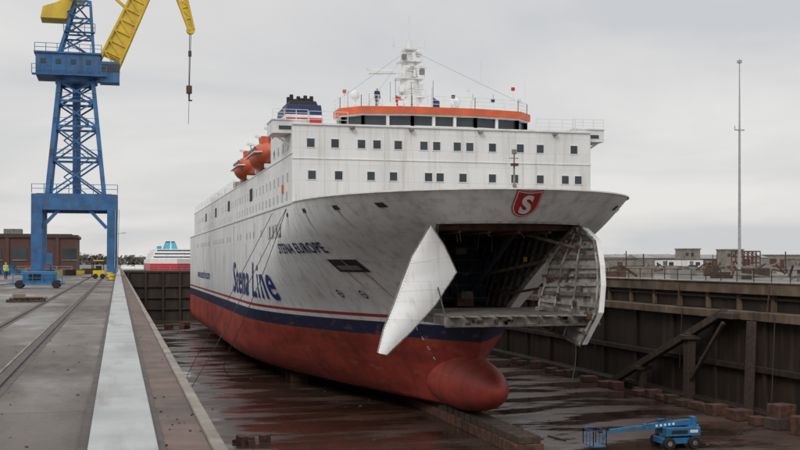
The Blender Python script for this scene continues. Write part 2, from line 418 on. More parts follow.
for i in range(4):
    blk(11.5 + random.uniform(-3, 3), 218 + random.uniform(-6, 14), 1.4, 1.2, random.uniform(.7, 1.3), 'rust', random.random())
for i in range(60):
    blk(random.uniform(3, 49), random.uniform(66, 130), random.uniform(.05, .22), random.uniform(.06, .3), random.uniform(.03, .08), random.choice(['wood', 'wood', 'bayst']), random.random() * 3)
for i in range(5):
    x = random.uniform(30, 46); yy = random.uniform(66, 110); a = random.random() * 3.1
    mb.beam((x, yy, FZ + .05), (x + 2.2 * math.cos(a), yy + 2.2 * math.sin(a), FZ + .05), .10, 'wood')
mb.build('dock_debris')

# ------------------------------------------------------------------ FERRY
SX = 26.6
ship = empty('ferry_ship')
ROW = {'ys': [(-11.6, 83), (-9, 81), (-6, 79), (-4, 78), (0, 74.2), (2.7, 70.3), (4.8, 68)],
       'L': [(-11.6, 62), (-9, 54), (-6, 46), (-4, 42), (0, 30.5), (2.7, 23.5), (4.8, 20)],
       'q': [(-11.6, 1.2), (-6, 1.0), (-4, .93), (0, .72), (2.7, .56), (4.8, .5)]}
def lin(tab, z):
    if z <= tab[0][0]: return tab[0][1]
    for (a, va), (b_, vb) in zip(tab[:-1], tab[1:]):
        if z <= b_: return va + (vb - va) * (z - a) / (b_ - a)
    (a, va), (b_, vb) = tab[-2], tab[-1]
    return vb + (vb - va) / (b_ - a) * (z - b_)
cache = {}
def tab(z):
    k = round(z, 3)
    if k not in cache:
        cache[k] = tuple(sum(lin(ROW[n], z + d * .2) * (11 - abs(d)) for d in range(-10, 11)) / 121 for n in ('ys', 'L', 'q'))
    return cache[k]
def wfull(z):
    if z < -9.2:
        u = min(1, (-9.2 - z) / 2.4); return 13 - 2.6 * (1 - math.sqrt(max(0, 1 - u * u)))
    return 13
def hb(y, z):
    ys, L, q = tab(z); t = (y - ys) / L
    if t <= 0: return 0
    if t >= 1: return wfull(z)
    return wfull(z) * (1 - (1 - t) ** 2.15) ** q
def solve_y(b_, z):
    ys, L, q = tab(z); lo, hi = ys, ys + L
    for _ in range(40):
        mid = (lo + hi) / 2
        if hb(mid, z) < b_: lo = mid
        else: hi = mid
    return (lo + hi) / 2
ZS, ZB, ZT = -3.6, 2.7, 4.8
def wc(z): return 3.4 + (5.3 - 3.4) * (z - ZS) / (ZB - ZS)
STERN = 217
NT = 80
def row(z, t0):
    ys, L, q = tab(z); out = []
    for i in range(NT + 1):
        t = t0 + (1 - t0) * (i / NT) ** 1.8; y = ys + L * t
        out.append((hb(y, z), y))
    y0 = ys + L
    for i in range(1, 9): out.append((wfull(z), y0 + (STERN - y0) * i / 8))
    return out
hm = MB()
def patch(zs, openf):
    rows = []
    for z in zs:
        ys, L, q = tab(z)
        t0 = (solve_y(wc(z), z) - ys) / L if openf else 0
        rows.append((z, row(z, t0)))
    for sgn in (-1, 1):
        o = len(hm.v); n = len(rows[0][1]); k = hm.m('hull')
        for z, r in rows:
            for b_, y in r: hm.v.append((SX + sgn * b_, y, z))
        for a in range(len(rows) - 1):
            for j in range(n - 1):
                hm.f.append((o + a * n + j, o + a * n + j + 1, o + (a + 1) * n + j + 1, o + (a + 1) * n + j)); hm.mi.append(k)
    return rows
def lsp(a, b_, n): return [a + (b_ - a) * i / n for i in range(n + 1)]
ra = patch(lsp(-11.6, ZS, 40), False)
rb = patch(lsp(ZS, ZB, 40), True)
rc = patch(lsp(ZB, ZT, 14), False)
bot = ra[0][1]
for j in range(len(bot) - 1):
    hm.face([(SX - bot[j][0], bot[j][1], -11.6), (SX + bot[j][0], bot[j][1], -11.6), (SX + bot[j + 1][0], bot[j + 1][1], -11.6), (SX - bot[j + 1][0], bot[j + 1][1], -11.6)], 'hull')
allz = lsp(-11.6, ZT, 20)
for a, b_ in zip(allz[:-1], allz[1:]):
    hm.face([(SX - wfull(a), STERN, a), (SX + wfull(a), STERN, a), (SX + wfull(b_), STERN, b_), (SX - wfull(b_), STERN, b_)], 'hull')
hull = hm.build('hull', ship, smooth=True, merge=True)
mb = MB()
def deck(z, ymax, k, inset=.03, lim=None):
    r = [(max(0, b_ - inset), y) for b_, y in row(z, 0) if y <= ymax]
    for (b0, y0), (b1, y1) in zip(r[:-1], r[1:]):
        mb.face([(SX - b0, y0 + .02, z), (SX + b0, y0 + .02, z), (SX + b1, y1 + .02, z), (SX - b1, y1 + .02, z)], k)
deck(3.9, 88.2, 'greyst'); mb.build('forecastle_deck', ship)
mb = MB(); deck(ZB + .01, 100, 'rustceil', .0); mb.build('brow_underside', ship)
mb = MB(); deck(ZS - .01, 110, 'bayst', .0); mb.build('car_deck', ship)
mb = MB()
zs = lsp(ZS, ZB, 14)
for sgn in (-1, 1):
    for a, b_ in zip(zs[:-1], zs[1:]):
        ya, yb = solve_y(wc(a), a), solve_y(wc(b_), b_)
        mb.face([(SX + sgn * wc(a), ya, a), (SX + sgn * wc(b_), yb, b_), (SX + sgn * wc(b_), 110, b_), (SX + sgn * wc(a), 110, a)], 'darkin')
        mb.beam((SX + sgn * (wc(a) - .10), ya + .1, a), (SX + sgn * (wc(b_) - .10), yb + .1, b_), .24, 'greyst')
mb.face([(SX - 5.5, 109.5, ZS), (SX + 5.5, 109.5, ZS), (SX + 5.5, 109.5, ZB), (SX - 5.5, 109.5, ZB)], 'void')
for i in range(12):
    y = 74 + i * 2.6; mb.box(SX - 5.2, SX + 5.2, y, y + .18, ZB - .45, ZB - .05, 'rustceil')
for x in (-3.6, -1.4, .8, 3.1): mb.cyl((SX + x, 73, ZB - .6), (SX + x, 108, ZB - .6), .11, .11, 'rust', 8)
for i in range(16):
    y = 77 + i * 1.5
    for sgn in (-1, 1):
        if solve_y(wc(ZS), ZS) <= y: mb.beam((SX + sgn * (wc(ZS) - .12), y, ZS), (SX + sgn * (wc(ZB) - .12), y, ZB), .22, 'bayst' if i % 3 else 'rust')
        else:
            zz0 = next((z for z in lsp(ZS, ZB, 30) if solve_y(wc(z), z) <= y), ZB - .3)
            mb.beam((SX + sgn * (wc(zz0) - .12), y, zz0), (SX + sgn * (wc(ZB) - .12), y, ZB), .22, 'bayst')
for z in (-2.4, -1.0, .5, 1.7):
    for sgn in (-1, 1): mb.beam((SX + sgn * (wc(z) - .15), solve_y(wc(z), z) + .3, z), (SX + sgn * (wc(z) - .15), 108, z), .16, 'bayst')
mb.beam((SX - 4.2, 79, ZB - .2), (SX - 3.2, 83, ZS + 1), .3, 'rust'); mb.beam((SX + 2.5, 78, ZB - .2), (SX + 1.2, 86, ZS + .8), .35, 'bayblue')
# raised inner ramp hanging behind the opening
mb.hexa([(SX - 1.6, 87.5, ZS + .3), (SX + 3.2, 87.5, ZS + .3), (SX + 3.2, 87.8, ZS + .3), (SX - 1.6, 87.8, ZS + .3), (SX - 1.6, 90.5, ZB - 1), (SX + 3.2, 90.5, ZB - 1), (SX + 3.2, 90.8, ZB - 1), (SX - 1.6, 90.8, ZB - 1)], 'bayblue')
for j in range(6): mb.beam((SX - 1.6 + j * .96, 87.3, ZS + .3), (SX - 1.6 + j * .96, 90.3, ZB - 1), .16, 'darkin')
for j in range(5): mb.beam((SX - 1.6, 87.4 + j * .65, ZS + .6 + j * 1.05), (SX + 3.2, 87.4 + j * .65, ZS + .6 + j * 1.05), .14, 'bayst')
mb.box(SX - 4, SX + 4, 91.8, 92.1, ZB - 1.7, ZB - 1.4, 'rust')
for (x, y, z) in ((-4.6, 82, .8), (-4.2, 86, .5), (3.9, 80, .2), (-1.8, 88, 1.2), (-2.8, 84, -2), (-3.6, 80, 1.6)):
    mb.cbox((SX + x, y, z), (.25, .22, .35), 'yel')
mb.cbox((SX - 3, 82, -2.9), (1.2, 1.6, 1.2), 'bayblue'); mb.cbox((SX + .2, 84, -3.0), (1.4, 1.0, 1.0), 'rust')
for i in range(30):
    x = SX + random.uniform(-4.5, 4.2); y = random.uniform(74, 90); z0 = random.uniform(.2, 2.4)
    mb.cyl((x, y, ZB), (x + random.uniform(-.9, .9), y + random.uniform(-.5, .5), ZB - z0), .045, .045, random.choice(['cable', 'bayst', 'rust']), 6)
for i in range(26):
    x = SX + random.uniform(-3.6, 3.6); y = random.uniform(81, 96); mb.cbox((x, y, random.uniform(-3.3, 2.2)), (random.uniform(.2, 1.1), random.uniform(.2, .8), random.uniform(.15, .7)), random.choice(['bayst', 'rust', 'darkin', 'greyst', 'bayblue']), random.random())
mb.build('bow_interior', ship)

# bulwark cap
mb = MB()
r = row(ZT, 0)
for sgn in (-1, 1):
    for (b0, y0), (b1, y1) in zip(r[:-9], r[1:-8]):
        mb.beam((SX + sgn * b0, y0, ZT + .02), (SX + sgn * b1, y1, ZT + .02), .2, 'white2', .09)
mb.build('bulwark_cap', ship)
mb = MB(); rl = [(b_, y) for b_, y in row(ZB, 0) if b_ < 5.4]
for sgn in (-1, 1):
    for (b0, y0), (b1, y1) in zip(rl[:-1], rl[1:]): mb.beam((SX + sgn * b0, y0 - .02, ZB), (SX + sgn * b1, y1 - .02, ZB), .14, 'greyst', .16)
mb.build('brow_lip', ship)

# bulb
mb = MB()
def bf(p):
    x, y, z = p
    return [x * (1 - .10 * z), y, z]
mb.ell((SX, 83.6, -9.38), (2.2, 8.8, 2.25), 'hull', 40, 30, bf)
mb.build('bulbous_bow', ship, smooth=True)

# bow doors
def slab(mbx, pts, off, k, kin=None):
    o = Vector(off); a = [Vector(p) for p in pts]; c = sum(a, Vector()) / len(a)
    n = len(a)
    for j in range(n):
        p, q = a[j], a[(j + 1) % n]
        mbx.face([p, q, c], k); mbx.face([q + o, p + o, c + o], kin or k); mbx.face([p, p + o, q + o, q], kin or k)
LE = [(20.56, 72.0, 2.5), (19.3, 72.0, .47), (18.55, 71.6, -1.1), (17.75, 71.0, -2.85), (16.9, 70.3, -4.4), (16.34, 69.6, -5.9)]
RE = [(20.7, 72.05, 2.45), (21.75, 72.5, 1.1), (22.65, 72.6, -.7), (20.84, 71.6, -2.9), (19.0, 70.6, -4.5), (16.95, 69.6, -6.05)]
def chain(c, t):
    t *= len(c) - 1; i = min(int(t), len(c) - 2); return Vector(c[i]).lerp(Vector(c[i + 1]), t - i)
mb = MB(); nu, nv = 12, 40; thick = Vector((.15, .45, .05))
def dpt(u, v, off=0):
    a = chain(LE, v); b_ = chain(RE, v); p = a.lerp(b_, u); w = (b_ - a).length
    return p + Vector((-.10, -.35, 0)) * math.sin(math.pi * u) * min(1, w / 2.5) + thick * off
for i in range(nu):
    for j in range(nv):
        for off in (0, 1): mb.face([dpt(i / nu, j / nv, off), dpt((i + 1) / nu, j / nv, off), dpt((i + 1) / nu, (j + 1) / nv, off), dpt(i / nu, (j + 1) / nv, off)], 'white' if off == 0 else 'doorin')
mb.build('bow_door_port', ship, smooth=True, merge=True)
mb = MB()
for j in range(nv):
    for u in (0, 1): mb.face([dpt(u, j / nv, 0), dpt(u, (j + 1) / nv, 0), dpt(u, (j + 1) / nv, 1), dpt(u, j / nv, 1)], 'doorin')
    for u in (0.0, 1.0): mb.beam(dpt(u, j / nv, -.03), dpt(u, (j + 1) / nv, -.03), .07, 'greyst')
for v in (.28, .5, .72):
    for i in range(nu): mb.beam(dpt(i / nu, v, -.008), dpt((i + 1) / nu, v, -.008), .022, 'white2')
for j in range(2, nv - 1):
    for u in (.06, .94):
        mb.cbox(dpt(u, j / nv, -.01), (.035, .03, .035), 'greyst')
mb.face([dpt(0, 0, 0), dpt(1, 0, 0), dpt(1, 0, 1), dpt(0, 0, 1)], 'doorin'); mb.face([dpt(0, 1, 0), dpt(1, 1, 0), dpt(1, 1, 1), dpt(0, 1, 1)], 'doorin')
for z, v in ((2.2, .06), (.9, .3), (-1.2, .52)):
    mb.beam(dpt(.6, v, 1), (SX - wc(z) + .1, solve_y(wc(z), z) + .3, z), .3, 'greyst')
mb.build('bow_door_port_edges', ship)
# starboard leaf seen from inside
mb = MB()
Ls = [(31.9, 73, 2.5), (31.2, 74, 1.5), (30.2, 74.5, -.2), (29.9, 74.4, -1.8), (29.3, 73.9, -3), (29.3, 73.5, -4.4)]
Rs = [(32.0, 72.4, 2.4), (32.25, 70.8, 1.5), (31.9, 69.4, -.2), (31.6, 68.6, -1.6), (31.15, 68, -3.4), (30.4, 69, -5.6)]
slab(mb, Ls + Rs[::-1], (.45, .15, 0), 'doorin', 'white')
off = Vector((-.16, -.10, 0))
for i in range(13):
    t = i / 12; mb.beam(chain(Ls, t) + off, chain(Rs, t) + off, .10, 'doorin' if i % 2 else 'bayst', .26)
for s_ in (0.02, .3, .6, .98):
    for i in range(10):
        a = chain(Ls, i / 10).lerp(chain(Rs, i / 10), s_); b_ = chain(Ls, (i + 1) / 10).lerp(chain(Rs, (i + 1) / 10), s_)
        mb.beam(a + off * 1.3, b_ + off * 1.3, .12, random.choice(['doorin', 'greyst', 'bayst']))
for i in range(44):
    t = random.random(); s_ = random.random(); p = chain(Ls, t).lerp(chain(Rs, t), s_) + off * 1.8
    mb.cbox(p, (random.uniform(.08, .25), random.uniform(.15, .5), random.uniform(.1, .45)), random.choice(['greyst', 'rust', 'bayst', 'darkin']), random.random())
for i in range(9):
    t = .25 + random.random() * .7; p = chain(Ls, t); mb.cbox(p + Vector((-.15, 0, 0)), (.3, .35, random.uniform(.2, .6)), 'greyst', random.random())
mb.beam((31.6, 73.2, .5), (28.6, 84, -1.0), .22, 'bayst'); mb.beam((31.0, 73.6, -1.6), (29.2, 82, -2.6), .18, 'rust')
mb.cyl((31.2, 72, 1), (29.5, 79, 2.3), .13, .13, 'greyst', 8)
mb.build('bow_door_starboard', ship)

# ramp
mb = MB()
mb.box(20.7, 31.7, 69.0, 80, ZS - .02, ZS + .10, 'bayst')
for i in range(12):
    x = 20.8 + i * .97; mb.beam((x, 69.05, ZS - .3), (x, 79.5, ZS - .3), .12, 'bayst', .5)
for y in (69.05, 71.5, 74): mb.beam((20.7, y, ZS - .3), (31.7, y, ZS - .3), .14, 'greyst', .58)
mb.beam((20.7, 68.9, ZS - .62), (31.7, 68.9, ZS - .62), .14, 'bayst', .12)
for i in range(10):
    x = 21 + i * 1.08; mb.box(x, x + .8, 68.2 + random.uniform(0, .15), 69.0, ZS - .02, ZS + .06, 'greyst')
for i in range(22): mb.cbox((random.uniform(21.5, 31), 68.95, ZS - random.uniform(.15, .5)), (random.uniform(.1, .4), .12, random.uniform(.1, .3)), random.choice(['rust', 'bayst', 'darkin']))
for x in (20.9, 31.5): mb.cyl((x, 69.6, ZS + .1), (x + (.6 if x < 25 else -.1), 77, ZB - .3), .05, .05, 'cable', 6)
mb.rail([(21, 74, ZS + .1), (21, 79, ZS + .1)], 1, 1.6, 'greyst', .05, 2)
mb.build('bow_ramp', ship)

# --- things projected on the hull sides (port is -X)
def proj_mesh(name, verts2, faces, k, y0, z0, off=.05, sgn=-1):
    vs = []
    for u, v in verts2:
        y = y0 - u if sgn < 0 else y0 + u; z = z0 + v; e = .15
        dy = (hb(y + e, z) - hb(y - e, z)) / (2 * e); dz = (hb(y, z + e) - hb(y, z - e)) / (2 * e)
        n = Vector((1, -dy, -dz)).normalized() * off
        vs.append((SX + sgn * (hb(y, z) + n.x), y + n.y, z + n.z))
    me = bpy.data.meshes.new(name); me.from_pydata(vs, [], faces); me.materials.append(M[k]); me.update()
    o = bpy.data.objects.new(name, me); scene.collection.objects.link(o); o.parent = ship; return o
def text_geo(s, size, bold=0.0, xs=1.0, sp=1.0):
    cu = bpy.data.curves.new('t', 'FONT'); cu.body = s; cu.size = size; cu.offset = bold; cu.resolution_u = 4; cu.space_character = sp
    o = bpy.data.objects.new('t', cu); scene.collection.objects.link(o)
    me = o.to_mesh(); vs = [(v.co.x * xs, v.co.y) for v in me.vertices]; fs = [tuple(p.vertices) for p in me.polygons]
    o.to_mesh_clear(); bpy.data.objects.remove(o); bpy.data.curves.remove(cu)
    return vs, fs
def grid(w, h, nx=6, ny=4):
    vs = [(w * i / nx - w / 2, h * j / ny - h / 2) for j in range(ny + 1) for i in range(nx + 1)]
    fs = [(j * (nx + 1) + i, j * (nx + 1) + i + 1, (j + 1) * (nx + 1) + i + 1, (j + 1) * (nx + 1) + i) for j in range(ny) for i in range(nx)]
    return vs, fs
def fit(vs, w):
    x0 = min(v[0] for v in vs); x1 = max(v[0] for v in vs); s = w / (x1 - x0); return [((v[0] - x0) * s, v[1]) for v in vs]
vs, fs = text_geo('Stena Line', 5.0, .055, 1, 1.12); vs = fit(vs, 31)
proj_mesh('hull_lettering', vs, fs, 'navytxt', 134, -3.5, .09)
vs, fs = text_geo('STENA EUROPE', 1.15, .02, 1, 1.06); vs = fit(vs, 10.8)
proj_mesh('name_lettering', vs, fs, 'navy', 96.4, .80, .07)
vs, fs = text_geo('www.stenaline.com', 1.9, .03); vs = fit(vs, 26)
proj_mesh('web_lettering', vs, fs, 'navytxt', 196, -2.6)
for i in range(4):
    vs, fs = grid(1.5, 1.15); proj_mesh('side_window', vs, fs, 'glass', 102.0 - i * 2.3, 2.75, .08)
vs, fs = grid(3.6, 1.0); proj_mesh('anchor_pocket', vs, fs, 'void', 85.3, -.25, .06)
vs, fs = grid(2.6, .35); proj_mesh('anchor', vs, fs, 'greyst', 85.2, -.35, .14)
vs, fs = grid(.3, .9, 2, 4); proj_mesh('anchor_shank', vs, fs, 'greyst', 85.0, -.1, .16)
vs, fs = grid(4.2, .16); proj_mesh('anchor_pocket_lip', vs, fs, 'white2', 85.3, .38, .14)
for yy, zz_ in ((90.5, 3.9), (84.5, 4.0), (79, 4.0), (74.5, 4.0)):
    vs, fs = grid(.7, .32, 4, 2); proj_mesh('fairlead', vs, fs, 'void', yy, zz_, .05)
    vs, fs = grid(.7, .32, 4, 2); proj_mesh('fairlead', vs, fs, 'void', yy, zz_, .05, 1)
M['weep'] = mat('rust_weep', (.50, .39, .30), .6, .35, 2, bmp=0)
for yy, z1, l, w_ in ((84.5, 3.8, 1.6, .07), (79.1, 3.8, 1.4, .08), (90.4, 3.7, 1.1, .06), (84.3, -.8, 2.3, .10), (86.3, -.8, 1.5, .08), (96, 2.0, 1.7, .07), (108, 1.0, 2.6, .10), (121, 2.0, 3.4, .10), (147, 1.0, 3, .12), (160, 2, 4, .14), (113, 4, 3, .1), (134, 4.4, 4, .12), (171, 4, 5, .15), (183, 3, 4, .15)):
    n = 8; vs = []; fs = []
    for i in range(n + 1):
        ww = w_ * (1 - i / n) ** .7 + .01; vs += [(-ww + random.uniform(-.02, .02), -l * i / n), (ww, -l * i / n)]
    for i in range(n): fs.append((2 * i, 2 * i + 1, 2 * i + 3, 2 * i + 2))
    proj_mesh('rust_weep', vs, fs, 'weep', yy, z1, .03)
def ring(r0, r1, n=20):
    vs = []; fs = []
    for i in range(n):
        a = 2 * math.pi * i / n; vs += [(r0 * math.cos(a), r0 * math.sin(a)), (r1 * math.cos(a), r1 * math.sin(a))]
    for i in range(n):
        j = (i + 1) % n; fs.append((2 * i, 2 * i + 1, 2 * j + 1, 2 * j))
    return vs, fs
for yy in (87.3, 90.3):
    vs, fs = ring(.24, .33); proj_mesh('thruster_mark', vs, fs, 'navy', yy, -2.6, .06)
    vs, fs = grid(.5, .07, 2, 1); proj_mesh('thruster_mark_bar', vs, fs, 'navy', yy, -2.6, .06)
for i in range(5):
    vs, fs = text_geo('%d' % (8 - i), .42, .01); proj_mesh('draft_mark', vs, fs, 'navy' if i < 1 else 'white2', 84.6, -4.6 - i * .8, .05)

def front_proj(name, pts, faces, k, x0, z0, off):
    vsx = []
    for u, v in pts:
        x = x0 + u; z = z0 + v; y = solve_y(abs(x - SX) + .0001, z)
        vsx.append((x, y - off, z - off * .3))
    me = bpy.data.meshes.new(name); me.from_pydata(vsx, [], faces); me.materials.append(M[k]); me.update()
    o = bpy.data.objects.new(name, me); scene.collection.objects.link(o); o.parent = ship
def shield(sc):
    nx, ny = 10, 14; pts = []; fs = []
    for j in range(ny + 1):
        v = j / ny; hw = 1.0 if v > .5 else math.sqrt(max(0.0, 1 - ((.5 - v) / .5) ** 1.9)) * 1.0
        hw = max(hw, .03)
        for i in range(nx + 1): pts.append(((i / nx * 2 - 1) * hw * .92 * sc, (v * 1.62 - .81) * sc + (.12 * sc * abs(i / nx * 2 - 1) ** 2 if v > .9 else 0)))
    for j in range(ny):
        for i in range(nx):
            a = j * (nx + 1) + i; fs.append((a, a + 1, a + nx + 2, a + nx + 1))
    return pts, fs
pts, fs = shield(1.0); front_proj('shield_border', pts, fs, 'redp', 26.35, 3.85, .07)
pts, fs = shield(.93); front_proj('shield_line', pts, fs, 'white2', 26.35, 3.85, .10)
pts, fs = shield(.86); front_proj('shield', pts, fs, 'redp', 26.35, 3.85, .13)
vs, fs = text_geo('S', 1.5, .06); x0 = (min(v[0] for v in vs) + max(v[0] for v in vs)) / 2; y0 = (min(v[1] for v in vs) + max(v[1] for v in vs)) / 2
front_proj('shield_letter', [((v[0] - x0) * 1.15, v[1] - y0) for v in vs], fs, 'white2', 26.35, 3.87, .19)

# superstructure
mb = MB()
XL, XR = SX - 13, SX + 13
mb.box(XL, XR, 88, 101, ZT, 11.2, 'white')
mb.box(XL, XR, 101.003, 205, ZT, 8.9, 'white')
mb.box(XL + 3.5, XR - 3.5, 101.003, 196, 8.903, 11.2, 'white')
mb.box(XL + 1, XR - 1, 205, 214, ZT, 6.8, 'white')
mb.build('superstructure', ship, bevel=.12)
mb = MB()
mb.box(XL - .05, XL, 88, 205, 8.75, 8.88, 'white2'); mb.box(XL - .05, XR + .05, 87.94, 88, 8.35, 8.41, 'white2'); mb.box(XL - .12, XR + .12, 87.86, 88, 11.1, 11.24, 'white2')
mb.box(XL - .10, XL, 88.2, 217, 4.72, 4.84, 'white2')
for x in (39.0,): mb.box(x - .4, x + .4, 87.95, 88, 4.9, 6.0, 'greyst')
for x in (18.5, 23.5, 29.5, 36.2): mb.cbox((x, 87.75, 10.95), (.35, .4, .22), 'greyst')
for x in (16.2, 21.2, 32.0, 36.3): mb.box(x - .03, x + .03, 87.93, 88, 4.9, 11.1, 'white2')
mb.cbox((XL - .05, 93, 6.2), (.12, .7, .7), 'orange')
for y in (110, 128, 146, 165, 184): mb.box(XL - .08, XL, y, y + .12, 4.9, 8.7, 'white2')
for y in (115, 139, 158, 176): mb.box(XL - .03, XL, y, y + 2.4, 6.4, 7.7, 'void')
mb.build('fittings', ship)
mb = MB()
for x0, x1 in ((XL - 1.5, XL + 1.4), (XR - 1.4, XR + 1.5)):
    mb.box(x0, x1, 88.6, 92, 10.45, 11.5, 'white2'); mb.box(x0 - .06, x1 + .06, 88.5, 92.1, 11.5, 11.6, 'white2')
    mb.box(x0 + .5, x1 - .5, 88.56, 88.6, 10.75, 11.05, 'glass')
    mb.beam((max(x0, XL) if x0 < SX else XR, 89.5, 9.6), (x0 + .2 if x0 < SX else x1 - .2, 89.5, 10.45), .15, 'white2')
    mb.rail([(x0, 88.7, 11.6), (x1, 88.7, 11.6)], .8, .8)
mb.rail([(XL + 1.4, 88.15, 11.24), (XL + 4.6, 88.15, 11.24)], 1, 1); mb.rail([(XR - 5, 88.15, 11.24), (XR - 1.4, 88.15, 11.24)], 1, 1)
mb.rail([(XL + .1, 92.3, 11.22), (XL + .1, 101, 11.22)], 1, 1.5)
mb.rail([(XL + .1, 134, 8.92), (XL + .1, 204, 8.92)], 1.0, 2)
for y in (140, 152, 163, 175, 188): mb.cbox((XL + 1.2, y, 9.5), (1.2, 2, 1.2), random.choice(['white2', 'greyst', 'white2']))
mb.build('bridge_wings', ship)
mb = MB()
def fwin(x, z, w=.62, h=.68):
    mb.box(x - w / 2 - .07, x + w / 2 + .07, 87.955, 88, z - h / 2 - .07, z + h / 2 + .07, 'white2')
    mb.box(x - w / 2, x + w / 2, 87.945, 87.975, z - h / 2, z + h / 2, 'glass')
for x in (15.1, 17.1, 19.3, 20.6, 22.4, 24.6, 25.7, 27.5, 28.6, 30.6, 33.1, 34.9, 38.0): fwin(x, 9.65)
for x in (15.2, 17.4, 20.1, 22.0, 25.0, 26.0, 28.0, 30.6, 32.6, 34.9, 37.2, 38.4): fwin(x, 7.05)
def swin(y, z, w=.75, h=.68):
    mb.box(XL - .03, XL, y - w / 2 - .06, y + w / 2 + .06, z - h / 2 - .06, z + h / 2 + .06, 'white2')
    mb.box(XL - .045, XL - .02, y - w / 2, y + w / 2, z - h / 2, z + h / 2, 'glass')
    mb.box(XR, XR + .045, y - w / 2, y + w / 2, z - h / 2, z + h / 2, 'glass')
y = 90.5
while y < 200:
    if y < 100: swin(y, 9.65)
    blocked = any(a - .6 < y < a + 3 for a in (115, 139, 158, 176))
    if random.random() < .93 and not blocked: swin(y, 7.05)
    if random.random() < .85: swin(y + .4, 5.5)
    y += 2.6
y = 108
while y < 200:
    if random.random() < .85: mb.box(XL - .04, XL - .001, y - .35, y + .35, 2.5, 3.15, 'glass')
    y += 3.1
mb.build('cabin_windows', ship)
# bridge
mb = MB(); BX = SX + .3
def bp(o, back=94.5):
    return [(BX - 8.3 - o, back), (BX - 8.3 - o, 92.2 - o * .4), (BX - 6.9 - o * .6, 90.6 - o), (BX - 2.8, 89.8 - o), (BX + 2.8, 89.8 - o), (BX + 6.9 + o * .6, 90.6 - o), (BX + 8.3 + o, 92.2 - o * .4), (BX + 8.3 + o, back)]
mb.prism(bp(.0), 11.2, 11.55, 'white2'); mb.prism(bp(-.12), 11.55, 12.4, 'glass'); mb.prism(bp(.22), 12.36, 12.5, 'white2'); mb.prism(bp(.38), 12.5, 13.1, 'orange', 'white2')
q = bp(.0)
for a, b_ in zip(q[:-1], q[1:]):
    a = Vector((*a, 0)); b_ = Vector((*b_, 0)); n = max(1, round((b_ - a).length / 2.05))
    for i in range(n + 1):
        p = a.lerp(b_, i / n); mb.beam((p.x, p.y, 11.5), (p.x, p.y, 12.4), .24, 'white2')
mb.build('bridge', ship)
mb = MB()
rp = [(x, y + .3, 13.1) for x, y in bp(.2)]
mb.rail(rp, 1.0, 1.3)
mb.ell((BX - 7.2, 92.4, 14.3), (.4, .4, .45), 'white2', 12, 8); mb.cyl((BX - 7.2, 92.4, 13.1), (BX - 7.2, 92.4, 14), .12, .1, 'white2', 8)
for x, h, kk in ((-8.0, 1.6, 'orange'), (-5.2, 1.1, 'orange'), (3.2, 2.2, 'white2'), (5.5, 1.3, 'navy'), (7.4, 2.4, 'redp'), (8.0, 1.4, 'white2'), (1.8, 1.5, 'navy'), (-2.8, 1.3, 'white2')):
    mb.cyl((BX + x, 93, 13.1), (BX + x, 93, 13.1 + h), .05, .03, 'white2', 6); mb.cbox((BX + x, 93, 13.1 + h), (.28, .25, .28), kk)
mb.cbox((SX + 4.2, 93, 13.7), (.8, .6, 1.2), 'white2'); mb.cbox((SX - 3.8, 93, 13.5), (1.2, .8, .8), 'white2'); mb.ell((SX + 2.6, 94, 14.2), (.5, .5, .55), 'white2', 12, 8)
for i in range(9): mb.cyl((BX + (i - 4) * 1.9, 93.5, 13.1), (BX + (i - 4) * 1.9, 93.5, 13.1 + random.uniform(.8, 2.8)), .025, .015, 'cable', 5)
x, y = SX - .35, 99
mb.box(x - 3, x + 3, 95, 101, 11.2, 13.7, 'white2')
mb.cyl((x, y, 13.3), (x, y, 18.6), 1.15, .68, 'white2', 10); mb.cyl((x, y, 18.6), (x, y, 20.6), .36, .24, 'white2', 8); mb.cyl((x, y, 20.6), (x, y, 23.0), .07, .03, 'white2', 6)
for dx in (-.9, .9): mb.beam((x + dx * 1.5, y - .6, 13.3), (x + dx * .5, y - .2, 18.2), .2, 'white2')
for z, w in ((15.3, 2.8), (17.0, 2.5), (18.6, 2.1), (19.7, 1.2)):
    mb.cbox((x, y, z), (w, 1.8, .12), 'white2'); mb.rail([(x - w / 2, y - .9, z), (x + w / 2, y - .9, z)], .7, .6)
mb.beam((x, y - .3, 17.5), (x - 3.9, y - .3, 17.3), .12, 'white2', .12); mb.cbox((x - 2.9, y - .6, 17.65), (2.6, .2, .2), 'white2')
for z, dx in ((14.3, .9), (15.9, -1.0), (17.6, 1.0), (16.2, .95), (18.9, -.7), (14.6, -1.1)): mb.cbox((x + dx, y - .9, z), (.4, .4, .5), random.choice(['white2', 'greyst', 'greyst']))
mb.cbox((x + .3, y - 1.0, 18.0), (2.2, .22, .2), 'white2'); mb.cyl((x + .3, y - .9, 17.1), (x + .3, y - .9, 17.9), .15, .12, 'white2', 8)
mb.beam((x - 1.6, y, 20), (x + 1.6, y, 20), .08, 'white2'); mb.ell((x + .9, y, 19.4), (.3, .3, .35), 'white2', 10, 8)
for dx in (-1.5, 1.5, -.8, .5): mb.cyl((x + dx, y, 20), (x + dx, y, 21.0), .05, .03, 'white2', 6)
for i in range(10): mb.beam((x - .2, y - 1.18, 13.5 + i * .5), (x + .2, y - 1.18, 13.5 + i * .5), .04, 'greyst')
for a in ((-8.0, 92.5, 14.1), (8.5, 92.5, 14.1), (-2.5, 130, 12)): mb.cyl((x, y, 19.8), (SX + a[0], a[1], a[2]), .010, .010, 'cable', 4)
mb.cyl((SX + 5.7, 96, 13.1), (SX + 5.7, 96, 18.5), .04, .02, 'white2', 6); mb.cyl((SX + 10, 96, 11.2), (SX + 10, 96, 16.5), .05, .02, 'white2', 6)
mb.build('radar_mast', ship)
mb = MB()
